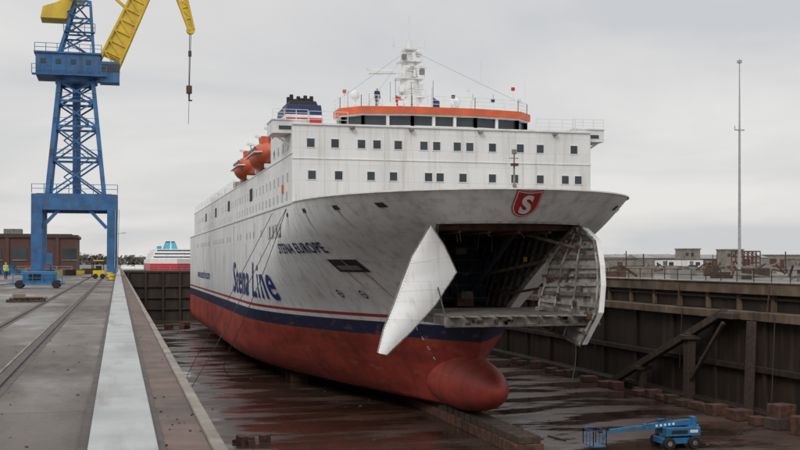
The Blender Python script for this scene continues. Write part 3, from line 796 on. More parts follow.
for x0, z0, k in ((SX - 1.9, 15.4, 'redp'), (SX + 1.7, 15.3, 'navy')):
    for i in range(5):
        a = i * .12; b_ = a + .12
        mb.face([(x0 + a, 98 + .08 * math.sin(i), z0 - a * .7), (x0 + b_, 98 + .08 * math.sin(i + 1), z0 - b_ * .7), (x0 + b_, 98 + .08 * math.sin(i + 1), z0 - .9 - b_ * .8), (x0 + a, 98 + .08 * math.sin(i), z0 - .9 - a * .8)], k)
    mb.cyl((x0, 98, 13.5), (x0, 98, z0 + 1.5), .02, .02, 'cable', 4)
mb.build('signal_flags', ship)
mb = MB(); mb.cyl((29.6, 80, 3.9), (29.6, 80, 8.6), .12, .05, 'greyst', 8); mb.cbox((29.6, 80, 8.5), (.3, .3, .35), 'greyst'); mb.cbox((29.6, 79.9, 7.5), (.55, .3, .2), 'rust'); mb.beam((29.2, 80, 8.0), (29.95, 80, 8.0), .06, 'greyst'); mb.cyl((29.6, 80, 6.0), (29.9, 80, 5.0), .16, .2, 'greyst', 8)
for xx in (22, 31.5): mb.cyl((xx, 84, 3.9), (xx, 84, 5.2), .5, .5, 'greyst', 12)
mb.build('fore_mast', ship)
# funnel
mb = MB()
def frame(x0, x1, y0, y1, z0, z1, k, tp=0): mb.hexa([(x0, y0, z0), (x1, y0, z0), (x1, y1, z0), (x0, y1, z0), (x0 + tp, y0 + tp, z1), (x1 - tp, y0 + tp, z1), (x1 - tp, y1 - tp, z1), (x0 + tp, y1 - tp, z1)], k)
frame(20.3, 25.5, 138, 147, 11.2, 16.8, 'white2'); frame(20.45, 25.35, 138.1, 146.9, 16.8, 17.5, 'white2'); frame(20.5, 25.3, 138.2, 146.8, 17.5, 18.3, 'redp'); frame(20.52, 25.28, 138.2, 146.8, 18.3, 18.7, 'white2'); frame(20.55, 25.25, 138.3, 146.7, 18.7, 20.0, 'navy', .15)
frame(21, 24.8, 139, 146, 20.0, 20.6, 'black', .2)
for dx in (21.6, 22.5, 23.4, 24.2):
    for yy in (140.5, 143): mb.cyl((dx, yy, 20.4), (dx, yy, 21.3 + random.random() * .3), .28, .26, 'black', 10)
mb.build('funnel', ship, bevel=.06)
for y in (107.5, 122):
    mb = MB()
    def lf(p):
        x, yy, z = p
        return [x * (1 if z < 0 else .92), yy * (1 - .06 * abs(z)), z * (1 if z < 0 else .85)]
    mb.ell((XL + .4, y, 10.4), (1.6, 5.2, 1.45), 'lifeb', 20, 14, lf)
    mb.build('lifeboat', ship, smooth=True)
    mb = MB()
    mb.cbox((XL + .4, y - 1.6, 11.7), (1.4, 1.6, .7), 'lifeb'); mb.box(XL - 1.22, XL + 2.0, y - 4.2, y + 4.2, 10.32, 10.42, 'white2')
    for i in range(5): mb.box(XL - 1.05, XL - .9, y - 2.6 + i * 1.2, y - 2.1 + i * 1.2, 10.75, 11.0, 'glass')
    for dy in (-3.6, 3.6):
        mb.beam((XL + 1.5, y + dy, 8.9), (XL + 2.1, y + dy, 12.3), .3, 'white2'); mb.beam((XL + 2.1, y + dy, 12.3), (XL - .2, y + dy, 12.7), .26, 'white2'); mb.cyl((XL + .2, y + dy, 12.6), (XL + .3, y + dy, 11.2), .05, .05, 'cable', 6)
        mb.box(XL - .2, XL + 1.6, y + dy - .2, y + dy + .2, 8.9, 9.3, 'white2')
    mb.build('lifeboat_davits', ship, bevel=.03)
def wire(name, pts, r, k, parent=None):
    cu = bpy.data.curves.new(name, 'CURVE'); cu.dimensions = '3D'; cu.bevel_depth = r; cu.bevel_resolution = 2
    s = cu.splines.new('NURBS'); s.points.add(len(pts) - 1); s.use_endpoint_u = True; s.order_u = 3
    for p, q in zip(s.points, pts): p.co = (*q, 1)
    cu.materials.append(M[k]); o = bpy.data.objects.new(name, cu); scene.collection.objects.link(o)
    if parent: o.parent = parent
    return o
wire('mooring_rope', [(13.5, 90.5, 4.4), (12.5, 91.5, 1.2), (11.4, 93, -2.2), (10.2, 95, -5.6), (9.2, 97, -8.2), (9.2, 101, -10), (10.5, 106, -11)], .03, 'cable', ship)
wire('mooring_rope', [(13.5, 90.8, 4.4), (11.9, 92.5, .8), (10.2, 95, -3.2), (8.4, 98, -7.4), (6.6, 101, -11), (5.8, 102, FZ)], .03, 'rope', ship)
wire('mooring_rope', [(13.5, 99, 4.4), (12.2, 103, 1.0), (10.8, 108, -2.9), (9.2, 114, -7.2), (7.6, 119, -11), (7.0, 121, FZ)], .03, 'rope', ship)
wire('ramp_chain', [(30.0, 69.4, -4.3), (30.3, 69.3, -6.4), (29.8, 69.4, -8.2)], .03, 'cable', ship)

# ------------------------------------------------------------------ distant ferry
fs2 = empty('ferry_ship')
mb = MB()
def hpl(x0, w, y0, y1, z0, z1, k, bow=12):
    c = x0; mb.prism([(c, y0), (c + w / 2, y0 + bow), (c + w / 2, y1), (c - w / 2, y1), (c - w / 2, y0 + bow)], z0, z1, k)
cx = 21.5
hpl(cx, 19, 420, 540, -4.8, -3.4, 'navy'); hpl(cx, 19.2, 420, 540, -3.4, -.6, 'redp'); hpl(cx, 19.0, 421, 540, -.6, 1.2, 'white2')
for i, (w, y0) in enumerate(((17.5, 436), (16.5, 438), (14.5, 441))):
    z = 1.2 + i * 1.3; mb.box(cx - w / 2, cx + w / 2, y0, 535 - i * 8, z, z + 1.3, 'white2'); mb.box(cx - w / 2 + .6, cx + w / 2 - .6, y0 - .1, y0, z + .5, z + .95, 'glass')
mb.hexa([(cx - 3, 470, 5.1), (cx + 3, 470, 5.1), (cx + 3, 485, 5.1), (cx - 3, 485, 5.1), (cx - 2, 473, 8.2), (cx + 2, 473, 8.2), (cx + 2, 484, 8.2), (cx - 2, 484, 8.2)], 'teal'); mb.box(cx - 1.8, cx + 1.8, 474, 483, 8.2, 8.7, 'navy'); mb.cyl((cx - 1, 450, 5), (cx - 1, 450, 10.5), .3, .1, 'white2', 6); mb.beam((cx - 2.5, 450, 8.5), (cx + .5, 450, 8.5), .2, 'white2'); mb.box(cx - 5.5, cx - 4, 465, 480, 5.1, 6.6, 'teal')
mb.build('hull_and_decks', fs2)

# ------------------------------------------------------------------ crane
cr_ = empty('harbour_crane')
mb = MB(); K = 'cblue'
X0, X1, Y0, Y1 = -9.7, -.75, 141.5, 150.5
for x in (X0, X1):
    for y in (Y0, Y1):
        mb.hexa([(x - .6, y - .6, -.8), (x + .6, y - .6, -.8), (x + .6, y + .6, -.8), (x - .6, y + .6, -.8), (x - .55, y - .7, 7), (x + .75, y - .7, 7), (x + .75, y + .7, 7), (x - .55, y + .7, 7)], K)
        mb.box(x - .55, x + .55, y - 1.9, y + 1.9, -1.5, -.8, K)
        for dy in (-1.3, -.45, .45, 1.3): mb.cyl((x - .3, y + dy, -1.42), (x + .3, y + dy, -1.42), .38, .38, 'black', 12)
    mb.box(x - .5, x + .6, Y0, Y1, 6.9, 8.4, K)
for y in (Y0, Y1): mb.box(X0 - .55, X1 + .75, y - .6, y + .6, 6.4, 8.35, K)
mb.box(X0, X1, Y0, Y1, 8.2, 8.45, K)
mb.rail([(X0 - .5, Y0 - .5, 8.45), (X1 + .7, Y0 - .5, 8.45)], 1.1, 1.3, 'cblue', .06, 2)
for s_ in (1, -1):
    xa = X0 + .6 if s_ > 0 else X1 - .6
    mb.beam((xa, Y0, 4.2), (xa + s_ * 2.2, Y0, 6.6), .4, K)
mb.beam((X1 + .7, Y0 - .7, -1.2), (X1 + .9, Y0 - .7, 6.5), .08, 'steel'); mb.beam((X1 + .35, Y0 - .75, -1.2), (X1 + .45, Y0 - .75, 6.5), .08, 'steel')
tc = (-5.1, 146)
def tw(z): return 3.4 + (2.05 - 3.4) * (z - 8.4) / (22.6 - 8.4)
lv = [8.4, 13.0, 17.0, 20.2, 22.6]
def tp(sx, sy, z): return Vector((tc[0] + sx * tw(z), tc[1] + sy * tw(z), z))
cs = [(-1, -1), (1, -1), (1, 1), (-1, 1)]
for sx, sy in cs: mb.beam(tp(sx, sy, 8.4), tp(sx, sy, 22.6), .52, K)
for z in lv[1:]:
    for i in range(4): mb.beam(tp(*cs[i], z), tp(*cs[(i + 1) % 4], z), .28, K)
    mb.rail([tp(-1, -1.1, z), tp(1, -1.1, z)], 1.0, 1.2, K, .05, 2)
for a, b_ in zip(lv[:-1], lv[1:]):
    for i in range(4):
        mb.beam(tp(*cs[i], a), tp(*cs[(i + 1) % 4], b_), .2, K); mb.beam(tp(*cs[(i + 1) % 4], a), tp(*cs[i], b_), .2, K)
mb.cyl((tc[0], tc[1], 8.4), (tc[0], tc[1], 22.6), .5, .5, K, 12)
for i in range(6):
    z = 8.4 + i * 2.3; s_ = 1 if i % 2 else -1
    mb.beam((tc[0] - s_ * 1.5, tc[1] - 1.2, z), (tc[0] + s_ * 1.5, tc[1] - 1.2, z + 2.3), .5, K, .12)
mb.build('portal_and_tower', cr_)
mb = MB()
mb.cyl((tc[0], tc[1], 22.6), (tc[0], tc[1], 23.3), 2.6, 2.6, 'cblue', 24)
mb.box(-9.9, -2.2, 143.2, 148.8, 23.3, 26.0, 'cblue'); mb.box(-10.1, -2.0, 143.0, 149, 26.0, 26.2, 'cblue'); mb.box(-10.3, -1.4, 142.4, 143.2, 23.2, 23.35, 'cblue')
mb.rail([(-10.3, 142.4, 23.35), (-1.4, 142.4, 23.35)], 1.1, 1.2, 'cblue', .06, 2); mb.rail([(-10, 143.1, 26.2), (-2, 143.1, 26.2)], 1.0, 1.2, 'cblue', .06, 2)
for x in (-9, -7.2, -5.4, -3.6): mb.box(x - .3, x + .3, 143.15, 143.2, 24.7, 25.3, 'glass')
for x in (-8.1, -6.3, -4.5): mb.box(x - .04, x + .04, 143.14, 143.2, 23.4, 26, 'cblue')
mb.box(-2.2, .2, 143.0, 145.6, 22.6, 25.2, 'cblue'); mb.box(-2.0, .23, 142.96, 145.0, 23.9, 24.9, 'glass')
A = [(-7.2, 144.2), (-3.0, 144.2), (-3.0, 147.8), (-7.2, 147.8)]
T = [(-5.2, 144.8), (-3.4, 144.8), (-3.4, 147.2), (-5.2, 147.2)]
zt = 33.0
for a, t in zip(A, T): mb.beam((*a, 26.2), (*t, zt), .34, 'cblue')
for f0, f1 in ((0, .33), (.33, .66), (.66, 1)):
    for i in range(4):
        j = (i + 1) % 4
        pa = Vector((*A[i], 26.4)).lerp(Vector((*T[i], zt)), f0); pb = Vector((*A[j], 26.4)).lerp(Vector((*T[j], zt)), f1); pc = Vector((*A[i], 26.4)).lerp(Vector((*T[i], zt)), f1)
        mb.beam(pa, pb, .18, 'cblue'); mb.beam(pc, pb, .2, 'cblue')
mb.rail([(-6.6, 143.9, 29), (-2.8, 143.9, 29)], 1, 1, 'cblue', .06, 2); mb.box(-6.6, -2.8, 143.9, 144.6, 28.9, 29, 'cblue')
for i in range(7):
    z = 26.4 + i; s_ = 1 if i % 2 else -1
    mb.beam((-5.2 - s_ * 1.0, 144.0, z), (-5.2 + s_ * 1.0, 144.0, z + 1), .35, 'cblue', .1)
mb.build('machinery_house', cr_)
mb = MB(); Y = 'cyel'
def truss(p, q, w0, w1, d0, d1, n, solid=True):
    p = Vector(p); q = Vector(q); d = (q - p).normalized(); side = Vector((0, 1, 0)); up = side.cross(d).normalized()
    def pt(t, a, b_):
        w = w0 + (w1 - w0) * t; dd = d0 + (d1 - d0) * t
        return p.lerp(q, t) + side * a * w / 2 + up * b_ * dd / 2
    for a, b_ in cs: mb.beam(pt(0, a, b_), pt(1, a, b_), .28, Y)
    for i in range(n):
        for k in range(4):
            mb.beam(pt(i / n, *cs[k]), pt((i + 1) / n, *cs[(k + 1) % 4]), .16, Y)
        mb.beam(pt(i / n, -1, -1), pt(i / n, -1, 1), .18, Y)
    if solid:
        for a in (-1, 1):
            mb.face([pt(.15, a * .9, -1), pt(.15, a * .9, 1), pt(1, a * .9, 1), pt(1, a * .9, -1)], Y)
truss((-1.9, 146, 23.6), (5.6, 146, 40.5), 3.2, 1.4, 2.6, 1.7, 12)
truss((3.2, 146, 42.2), (8.0, 146, 34.6), 1.2, 1.0, 1.6, 1.2, 4)
truss((8.0, 146, 34.6), (9.3, 146, 30.3), 1.0, .7, 1.2, .6, 3)
mb.beam((3.2, 146, 42.2), (-4.3, 146, 33), .3, Y); mb.cyl((9.2, 145.6, 30.3), (9.2, 146.4, 30.3), .55, .55, Y, 16)
mb.beam((-2.2, 145, 35.5), (-8.2, 145, 31.5), .5, Y, 1.2); mb.beam((-2.2, 147, 35.5), (-8.2, 147, 31.5), .5, Y, 1.2); mb.beam((-2.2, 146, 35.5), (1.8, 146, 32), .35, Y)
mb.hexa([(-9.4, 144.3, 30.6), (-6.3, 144.3, 30.6), (-6.3, 147.7, 30.6), (-9.4, 147.7, 30.6), (-9.1, 144.3, 32.0), (-5.3, 144.3, 33.4), (-5.3, 147.7, 33.4), (-9.1, 147.7, 32.0)], Y)
mb.build('jib', cr_)
mb = MB()
mb.cyl((9.05, 145.8, 30), (8.95, 145.8, 22.8), .045, .045, 'cable', 6); mb.cyl((9.25, 146.2, 30), (9.05, 146.2, 22.8), .045, .045, 'cable', 6)
mb.cbox((9.0, 146, 22.5), (.7, .7, 1.0), 'rust'); mb.cyl((9.0, 146, 22), (9.0, 146, 21.2), .12, .1, 'rust', 8); mb.cbox((9.15, 146, 21.1), (.5, .15, .18), 'rust')
mb.cyl((9.0, 146, 21.2), (8.9, 146, 18), .03, .03, 'cable', 4); mb.cbox((9.1, 146, 27.2), (.4, .4, .7), 'cable')
mb.build('hook_and_cables', cr_)

# ------------------------------------------------------------------ left quay
bb = empty('brick_warehouse')
mb = MB(); mb.box(-45, -7.2, 204, 222, GZ, 4.3, 'brick'); mb.build('walls', bb)
mb = MB(); mb.box(-45.3, -6.9, 203.7, 222.3, 4.3, 4.8, 'rail'); mb.box(-44, -8, 205, 221, 4.8, 5.0, 'rail'); mb.box(-20, -17, 210, 214, 5.0, 6.0, 'greyst'); mb.build('roof', bb)
mb = MB()
for i in range(9):
    x = -44 + i * 4.2; mb.box(x - .3, x + .3, 203.75, 204, GZ, 4.3, 'brick')
    if i % 3 == 1: mb.box(x + .9, x + 3.4, 203.93, 204, GZ, 1.6, 'cblue')
    else: mb.box(x + .9, x + 3.3, 203.93, 204, .4, 2.4, 'glass'); mb.box(x + .8, x + 3.4, 203.85, 204, .25, .4, 'conc')
mb.build('pilasters_doors_windows', bb)

mb = MB(); gx, gy = -5.3, 79.5
mb.box(gx - 1.7, gx + 1.7, gy - .8, gy + .8, GZ + .25, GZ + .4, 'liftblue'); mb.box(gx - 1.0, gx + 1.2, gy - .6, gy + .6, GZ + .4, GZ + 1.15, 'liftblue'); mb.box(gx - .6, gx + .2, gy - .62, gy + .62, GZ + .55, GZ + 1.0, 'black')
for dx in (-1.2, 1.2):
    for dy in (-.85, .85): mb.cyl((gx + dx, gy + dy - .1, GZ + .28), (gx + dx, gy + dy + .1, GZ + .28), .28, .28, 'black', 14)
mb.cyl((gx + .8, gy, GZ + 1.15), (gx + .8, gy, GZ + 1.6), .06, .06, 'rust', 8); mb.beam((gx - 1.7, gy, GZ + .35), (gx - 2.6, gy, GZ + .2), .08, 'liftblue'); mb.beam((gx - 1.2, gy, GZ + 1.15), (gx - .4, gy, GZ + 1.45), .08, 'liftblue')
mb.rail([(gx - 1.6, gy - .75, GZ + .4), (gx + 1.6, gy - .75, GZ + .4)], .6, .6, 'liftblue', .04, 2)
mb.build('compressor_trailer', bevel=.02)

mb = MB(); px, py = -4.0, 52
for i in range(7): mb.box(px - .8 + i * .24, px - .63 + i * .24, py - .5, py + .5, GZ + .10, GZ + .13, 'wood')
for dy in (-.45, 0, .45): mb.box(px - .8, px + .82, py + dy - .05, py + dy + .05, GZ, GZ + .10, 'wood')
for i in range(7):
    mb.cyl((px - .7 + random.random() * .2, py - .4 + i * .12, GZ + .19), (px + .6 + random.random() * .4, py - .35 + i * .12, GZ + .19), .05, .05, random.choice(['rust', 'steel', 'conc']), 8)
mb.cbox((px - .3, py, GZ + .3), (.5, .4, .14), 'conc', .3)
mb.build('pallet_of_pipes')
mb = MB(); px, py = -6.8, 60.5
for i in range(8): mb.cbox((px + random.uniform(-.7, .7), py + random.uniform(-.4, .4), GZ + .06), (random.uniform(.2, .8), .15, random.uniform(.08, .15)), random.choice(['wood', 'conc', 'rust']), random.random() * 3)
mb.build('scrap_pile')

for (x, y) in ((-.9, 128), (-.3, 170), (-.6, 110)):
    mb = MB(); mb.cyl((x, y, GZ), (x, y, GZ + .45), .26, .2, 'yel', 14); mb.cyl((x, y, GZ + .45), (x, y, GZ + .65), .33, .33, 'yel', 14); mb.cyl((x, y, GZ), (x, y, GZ + .08), .42, .42, 'rust', 14); mb.build('mooring_bollard')
mb = MB()
mb.box(-2.6, -1.4, 122, 123, GZ + .2, GZ + .9, 'yel'); mb.box(-2.55, -1.45, 122.05, 122.95, GZ + 1.9, GZ + 2.0, 'yel'); mb.box(-2.3, -1.7, 122.3, 122.8, GZ + .9, GZ + 1.4, 'black')
for x in (-2.55, -1.5):
    for y in (122.08, 122.9): mb.beam((x, y, GZ + .9), (x, y, GZ + 1.95), .07, 'black')
for y in (122.25, 122.75): mb.beam((-2.7, y, GZ + .1), (-2.7, y, GZ + 2.1), .1, 'rail'); mb.beam((-2.7, y, GZ + .12), (-3.8, y, GZ + .12), .12, 'rail', .06)
for x in (-2.35, -1.6):
    for y in (121.95, 122.9): mb.cyl((x, y, GZ + .28), (x, y + .15, GZ + .28), .28, .28, 'black', 12)
mb.build('forklift_truck', bevel=.03)
mb = MB(); mb.rail([(-30, 180, GZ), (-7, 180, GZ)], 1.1, 2.2, 'steel', .07, 3); mb.build('site_fence')
for i, (x, y, k) in enumerate(((-18, 172, 'cblue'), (-13.5, 176, 'orange'))):
    mb = MB(); mb.box(x, x + 3, y, y + 2, GZ, GZ + .9, k); mb.hexa([(x, y, GZ + .9), (x + 3, y, GZ + .9), (x + 3, y + 2, GZ + .9), (x, y + 2, GZ + .9), (x - .4, y - .2, GZ + 1.4), (x + 3.4, y - .2, GZ + 1.4), (x + 3.4, y + 2.2, GZ + 1.4), (x - .4, y + 2.2, GZ + 1.4)], k); mb.box(x - .45, x + 3.45, y - .25, y + 2.25, GZ + 1.4, GZ + 1.47, 'rail')
    mb.build('rubbish_skip', bevel=.03)
for (x, y, h) in ((-.2, 230, 7.5), (-2, 300, 9), (-16, 240, 8)):
    mb = MB(); mb.cyl((x, y, GZ), (x, y, GZ + h), .12, .07, 'steel', 8); mb.beam((x, y, GZ + h), (x + 1.2, y, GZ + h + .2), .1, 'steel'); mb.cbox((x + 1.4, y, GZ + h + .2), (.7, .3, .15), 'steel'); mb.build('street_lamp')
mb = MB()
for i in range(40):
    x = random.uniform(-22, -3); y = random.uniform(150, 200); mb.cbox((x, y, GZ + .3), (random.uniform(.3, 2), random.uniform(.3, 1.2), random.uniform(.3, 1.1)), random.choice(['rust', 'conc', 'wood', 'cblue', 'yel', 'greyst']), random.random())
mb.build('stacked_materials')

# people (skinned figures)
def clothes(name, top):
    m, nt, b = new_mat(name)
    tcn = N(nt, 'ShaderNodeTexCoord'); sp = N(nt, 'ShaderNodeSeparateXYZ'); nt.links.new(tcn.outputs['Object'], sp.inputs[0])
    mr = N(nt, 'ShaderNodeMapRange'); mr.inputs[2].default_value = 2; nt.links.new(sp.outputs['Z'], mr.inputs[0])
    cr = N(nt, 'ShaderNodeValToRGB'); cr.color_ramp.interpolation = 'CONSTANT'; e = cr.color_ramp.elements
    e[0].color = (.02, .02, .02, 1); e[1].position = .06; e[1].color = (.03, .04, .09, 1)
    for p, c in ((.42, top), (.55, (.6, .6, .6)), (.575, top), (.74, (.5, .3, .22)), (.845, (.8, .8, .78))):
        q = e.new(p); q.color = (*c, 1)
    nt.links.new(mr.outputs[0], cr.inputs[0]); nt.links.new(cr.outputs[0], b.inputs['Base Color']); b.inputs['Roughness'].default_value = .8
    return m
M['worker'] = clothes('worker_clothes', (.55, .62, .08)); M['worker3'] = clothes('crew_jacket', (.03, .04, .09))
def person(x, y, rz, pose=0, z=GZ, k='worker'):
    V = [(0, 0, .95), (0, 0, 1.15), (0, 0, 1.38), (0, 0, 1.5), (0, .01, 1.6), (0, .01, 1.74),
         (-.19, 0, 1.42), (-.25, .0, 1.14), (-.24, -.14 - .1 * pose, .95), (-.24, -.18 - .12 * pose, .87), (.19, 0, 1.42), (.25, .03, 1.13), (.24, -.05, .9), (.24, -.06, .81),
         (-.1, 0, .9), (-.12, -.08, .5), (-.12, -.02, .09), (-.12, -.15, .05), (.1, 0, .9), (.12, .05, .5), (.13, .15, .09), (.13, .03, .05)]
    E = [(0, 1), (1, 2), (2, 3), (3, 4), (4, 5), (2, 6), (6, 7), (7, 8), (8, 9), (2, 10), (10, 11), (11, 12), (12, 13), (0, 14), (14, 15), (15, 16), (16, 17), (0, 18), (18, 19), (19, 20), (20, 21)]
    rad = [.15, .15, .16, .06, .09, .10, .08, .055, .045, .04, .08, .055, .045, .04, .1, .075, .055, .045, .1, .075, .055, .045]
    me = bpy.data.meshes.new('worker'); me.from_pydata(V, E, []); o = bpy.data.objects.new('dock_worker', me); scene.collection.objects.link(o)
    me.materials.append(M[k])
    sk = o.modifiers.new('skin', 'SKIN'); sk.use_smooth_shade = True
    for i, r in enumerate(rad): me.skin_vertices[0].data[i].radius = (r, r * (.75 if i < 3 else 1))
    me.skin_vertices[0].data[0].use_root = True
    o.modifiers.new('sub', 'SUBSURF').levels = 1
    o.location = (x, y, z); o.rotation_euler = (0, 0, rz)
person(-11.2, 120, .5, 1); person(-10.6, 150, 1.0, 1)
person(21.4, 91.3, .2, 1, 13.1, 'worker3')

# ------------------------------------------------------------------ boom lift on dock floor
bl = empty('boom_lift')
mb = MB(); bx, by = 37.6, 69.5; Z = FZ
mb.box(bx - 1.3, bx + 1.3, by - .75, by + .75, Z + .35, Z + .75, 'liftblue')
for dx in (-.95, .95):
    for dy in (-.95, .95):
        mb.cyl((bx + dx, by + dy - .17, Z + .42), (bx + dx, by + dy + .17, Z + .42), .42, .42, 'black', 20); mb.cyl((bx + dx, by + dy - .19, Z + .42), (bx + dx, by + dy + .19, Z + .42), .18, .18, 'greyst', 12)
mb.build('chassis', bl, bevel=.03)
mb = MB()
mb.cyl((bx, by, Z + .75), (bx, by, Z + .9), .6, .6, 'black', 20)
mb.box(bx - 1.1, bx + 1.5, by - .85, by - .3, Z + .9, Z + 1.45, 'liftblue'); mb.box(bx - 1.1, bx + 1.5, by + .3, by + .85, Z + .9, Z + 1.45, 'liftblue'); mb.box(bx + .9, bx + 1.7, by - .3, by + .3, Z + .95, Z + 1.55, 'liftblue')
mb.box(bx - .7, bx + .5, by - .87, by - .85, Z + 1.05, Z + 1.3, 'black'); mb.box(bx + .7, bx + 1.3, by - .87, by - .85, Z + 1.1, Z + 1.3, 'white2')
mb.build('turntable_and_covers', bl, bevel=.05)
mb = MB()
mb.beam((bx + 1.2, by, Z + 1.75), (bx - 2.4, by, Z + 1.50), .30, 'liftblue', .36); mb.beam((bx - 2.2, by, Z + 1.51), (bx - 5.0, by - .1, Z + 1.32), .20, 'liftblue', .24)
for i in range(5): mb.cbox((bx - .2 - i * .32, by - .16, Z + 1.65 - i * .022), (.18, .02, .16), 'white2')
mb.beam((bx + 1.3, by, Z + 1.5), (bx - 1.4, by, Z + 1.95), .2, 'liftblue', .24); mb.cyl((bx + .4, by, Z + 1.5), (bx - .9, by, Z + 1.7), .07, .07, 'steel', 10)
mb.cbox((bx + 1.35, by, Z + 1.75), (.35, .5, .7), 'liftblue'); mb.beam((bx - 5, by - .1, Z + 1.32), (bx - 5.5, by - .1, Z + .75), .12, 'liftblue')
mb.build('boom', bl, bevel=.02)
mb = MB()
cx, cy = bx - 6.1, by - .1
mb.cbox((cx, cy, Z + .42), (.95, 1.7, .06), 'liftblue')
mb.rail([(cx - .47, cy - .85, Z + .45), (cx + .47, cy - .85, Z + .45), (cx + .47, cy + .85, Z + .45), (cx - .47, cy + .85, Z + .45), (cx - .47, cy - .85, Z + .45)], 1.05, .47, 'liftblue', .035, 2); mb.cbox((cx + .4, cy, Z + 1.4), (.2, .5, .3), 'black')
mb.build('basket', bl)
wire('boom_hose', [(bx + 1, by - .2, Z + 2.05), (bx - .5, by - .2, Z + 2.15), (bx - 2.3, by - .2, Z + 1.75)], .03, 'black', bl)
wire('air_hose', [(bx + 1, by - 1.2, Z + .03), (bx + 3, by - 2, Z + .03), (bx + 3.5, by + 1, Z + .03), (bx + 6, by + 2, Z + .03), (bx + 8, by + 5, Z + .03), (bx + 11, by + 7, Z + .03)], .022, 'cable')

# ------------------------------------------------------------------ right bank
mb = MB(); x, y = 104, 169.5
mb.cyl((x, y, GZ), (x, y, 22.6), .28, .18, 'steel', 8); mb.cyl((x, y, 22.6), (x, y, 35), .16, .08, 'steel', 8); mb.cbox((x, y, 22.8), (1.8, .3, .18), 'steel'); mb.cyl((x - .9, y, 22.9), (x - .9, y, 23.5), .08, .08, 'steel', 6)
mb.cbox((x, y, 34.6), (.6, .6, .5), 'steel'); mb.box(x - .8, x + .8, y - .8, y + .8, GZ, GZ + .5, 'conc')
mb.build('lighting_mast')
def conc_block(name, x, y, w, d, h):
    e_ = empty(name); mb = MB(); mb.box(x - w / 2, x + w / 2, y - d / 2, y + d / 2, GZ, GZ + h, 'conc'); mb.box(x - w / 2 - .2, x + w / 2 + .2, y - d / 2 - .2, y + d / 2 + .2, GZ + h, GZ + h + .3, 'conc')
    for i in range(int(w / 1.6)): mb.box(x - w / 2 + .4 + i * 1.6, x - w / 2 + 1.3 + i * 1.6, y - d / 2 - .04, y - d / 2, GZ + h - 1.8, GZ + h - .9, 'glass')
    mb.box(x - .6, x + .6, y - d / 2 - .05, y - d / 2, GZ, GZ + 2.1, 'rust'); mb.build('walls_and_openings', e_)
conc_block('pump_house', 151, 272, 4.8, 5, 5.2); conc_block('pump_house', 161.5, 268, 5.2, 5, 5.0); conc_block('pump_house', 128, 300, 7, 6, 3.6)
mb = MB(); x, y = 139, 222
for z in (GZ + 1.6, GZ + 3.0, GZ + 4.2): mb.beam((x - 3, y, z), (x + 2.5, y, z), .3, 'rust'); mb.beam((x - 3, y + 3, z), (x + 2.5, y + 3, z), .3, 'rust')
for xx in range(6): mb.beam((x - 3 + xx * 1.1, y, GZ), (x - 3 + xx * 1.1, y, GZ + 4.2), .18, 'rust'); mb.beam((x - 3 + xx * 1.1, y + 3, GZ), (x - 3 + xx * 1.1, y + 3, GZ + 4.2), .18, 'rust'); mb.beam((x - 3 + xx * 1.1, y, GZ + 2.8), (x - 3 + xx * 1.1, y + 3, GZ + 4), .15, 'rust')
mb.build('scaffold_rack')
for (x, y, L, k) in ((104, 198, 4.5, 'white2'), (111, 200, 3.5, 'white2'), (92, 196, 6, 'conc'), (128, 190, 5, 'greyst'), (131, 196, 5, 'rust')):
    mb = MB(); mb.box(x, x + L, y, y + 2.4, GZ + .1, GZ + 2.2, k); mb.box(x - .05, x + L + .05, y - .05, y + 2.45, GZ + 2.2, GZ + 2.3, 'rail'); mb.box(x + .5, x + 1.3, y - .03, y, GZ + .2, GZ + 2.0, 'greyst'); mb.box(x + 1.8, x + 2.8, y - .03, y, GZ + 1.1, GZ + 1.8, 'glass')
    for i in range(int(L / .5)): mb.box(x + i * .5, x + i * .5 + .08, y - .02, y, GZ + .1, GZ + 2.2, k)
    mb.build('site_cabin')
def heap(cx, cy, rx, ry, h):
    mb = MB(); nx, ny = 30, 14; k = mb.m('earth')
    for j in range(ny + 1):
        for i in range(nx + 1):
            u = i / nx * 2 - 1; v = j / ny * 2 - 1; r = min(1, math.hypot(u, v)); z = h * (math.cos(r * math.pi) * .5 + .5) * random.uniform(.55, 1.2)
            mb.v.append((cx + u * rx, cy + v * ry, GZ - .05 + z))
    for j in range(ny):
        for i in range(nx): a = j * (nx + 1) + i; mb.f.append((a, a + 1, a + nx + 2, a + nx + 1)); mb.mi.append(k)
    mb.build('rubble_heap')
for (a, b_, c, d, h) in ((98, 178, 12, 6, 1.0), (130, 205, 20, 8, 1.3), (170, 250, 30, 8, 1.6)): heap(a, b_, c, d, h)
mb = MB()
for i in range(420):
    x = random.uniform(56, 150); y = random.uniform(85, 250); mb.cbox((x, y, GZ + .3), (random.uniform(.3, 3.0), random.uniform(.3, 1.8), random.uniform(.3, 1.9)), random.choice(['rust', 'conc', 'wood', 'greyst', 'rail', 'far', 'rust', 'wood']), random.random() * 3)
for i in range(110):
    x = random.uniform(56, 140); y = random.uniform(85, 240); mb.beam((x, y, GZ + .2), (x + random.uniform(-4, 4), y + random.uniform(-3, 3), GZ + random.uniform(.3, 2.0)), .2, random.choice(['rust', 'wood', 'conc', 'rail']))
for i in range(26):
    x = random.uniform(60, 150); y = random.uniform(120, 250); mb.beam((x, y, GZ), (x, y, GZ + random.uniform(1.5, 4.2)), .14, random.choice(['rust', 'wood', 'rail']))
mb.build('yard_scrap')
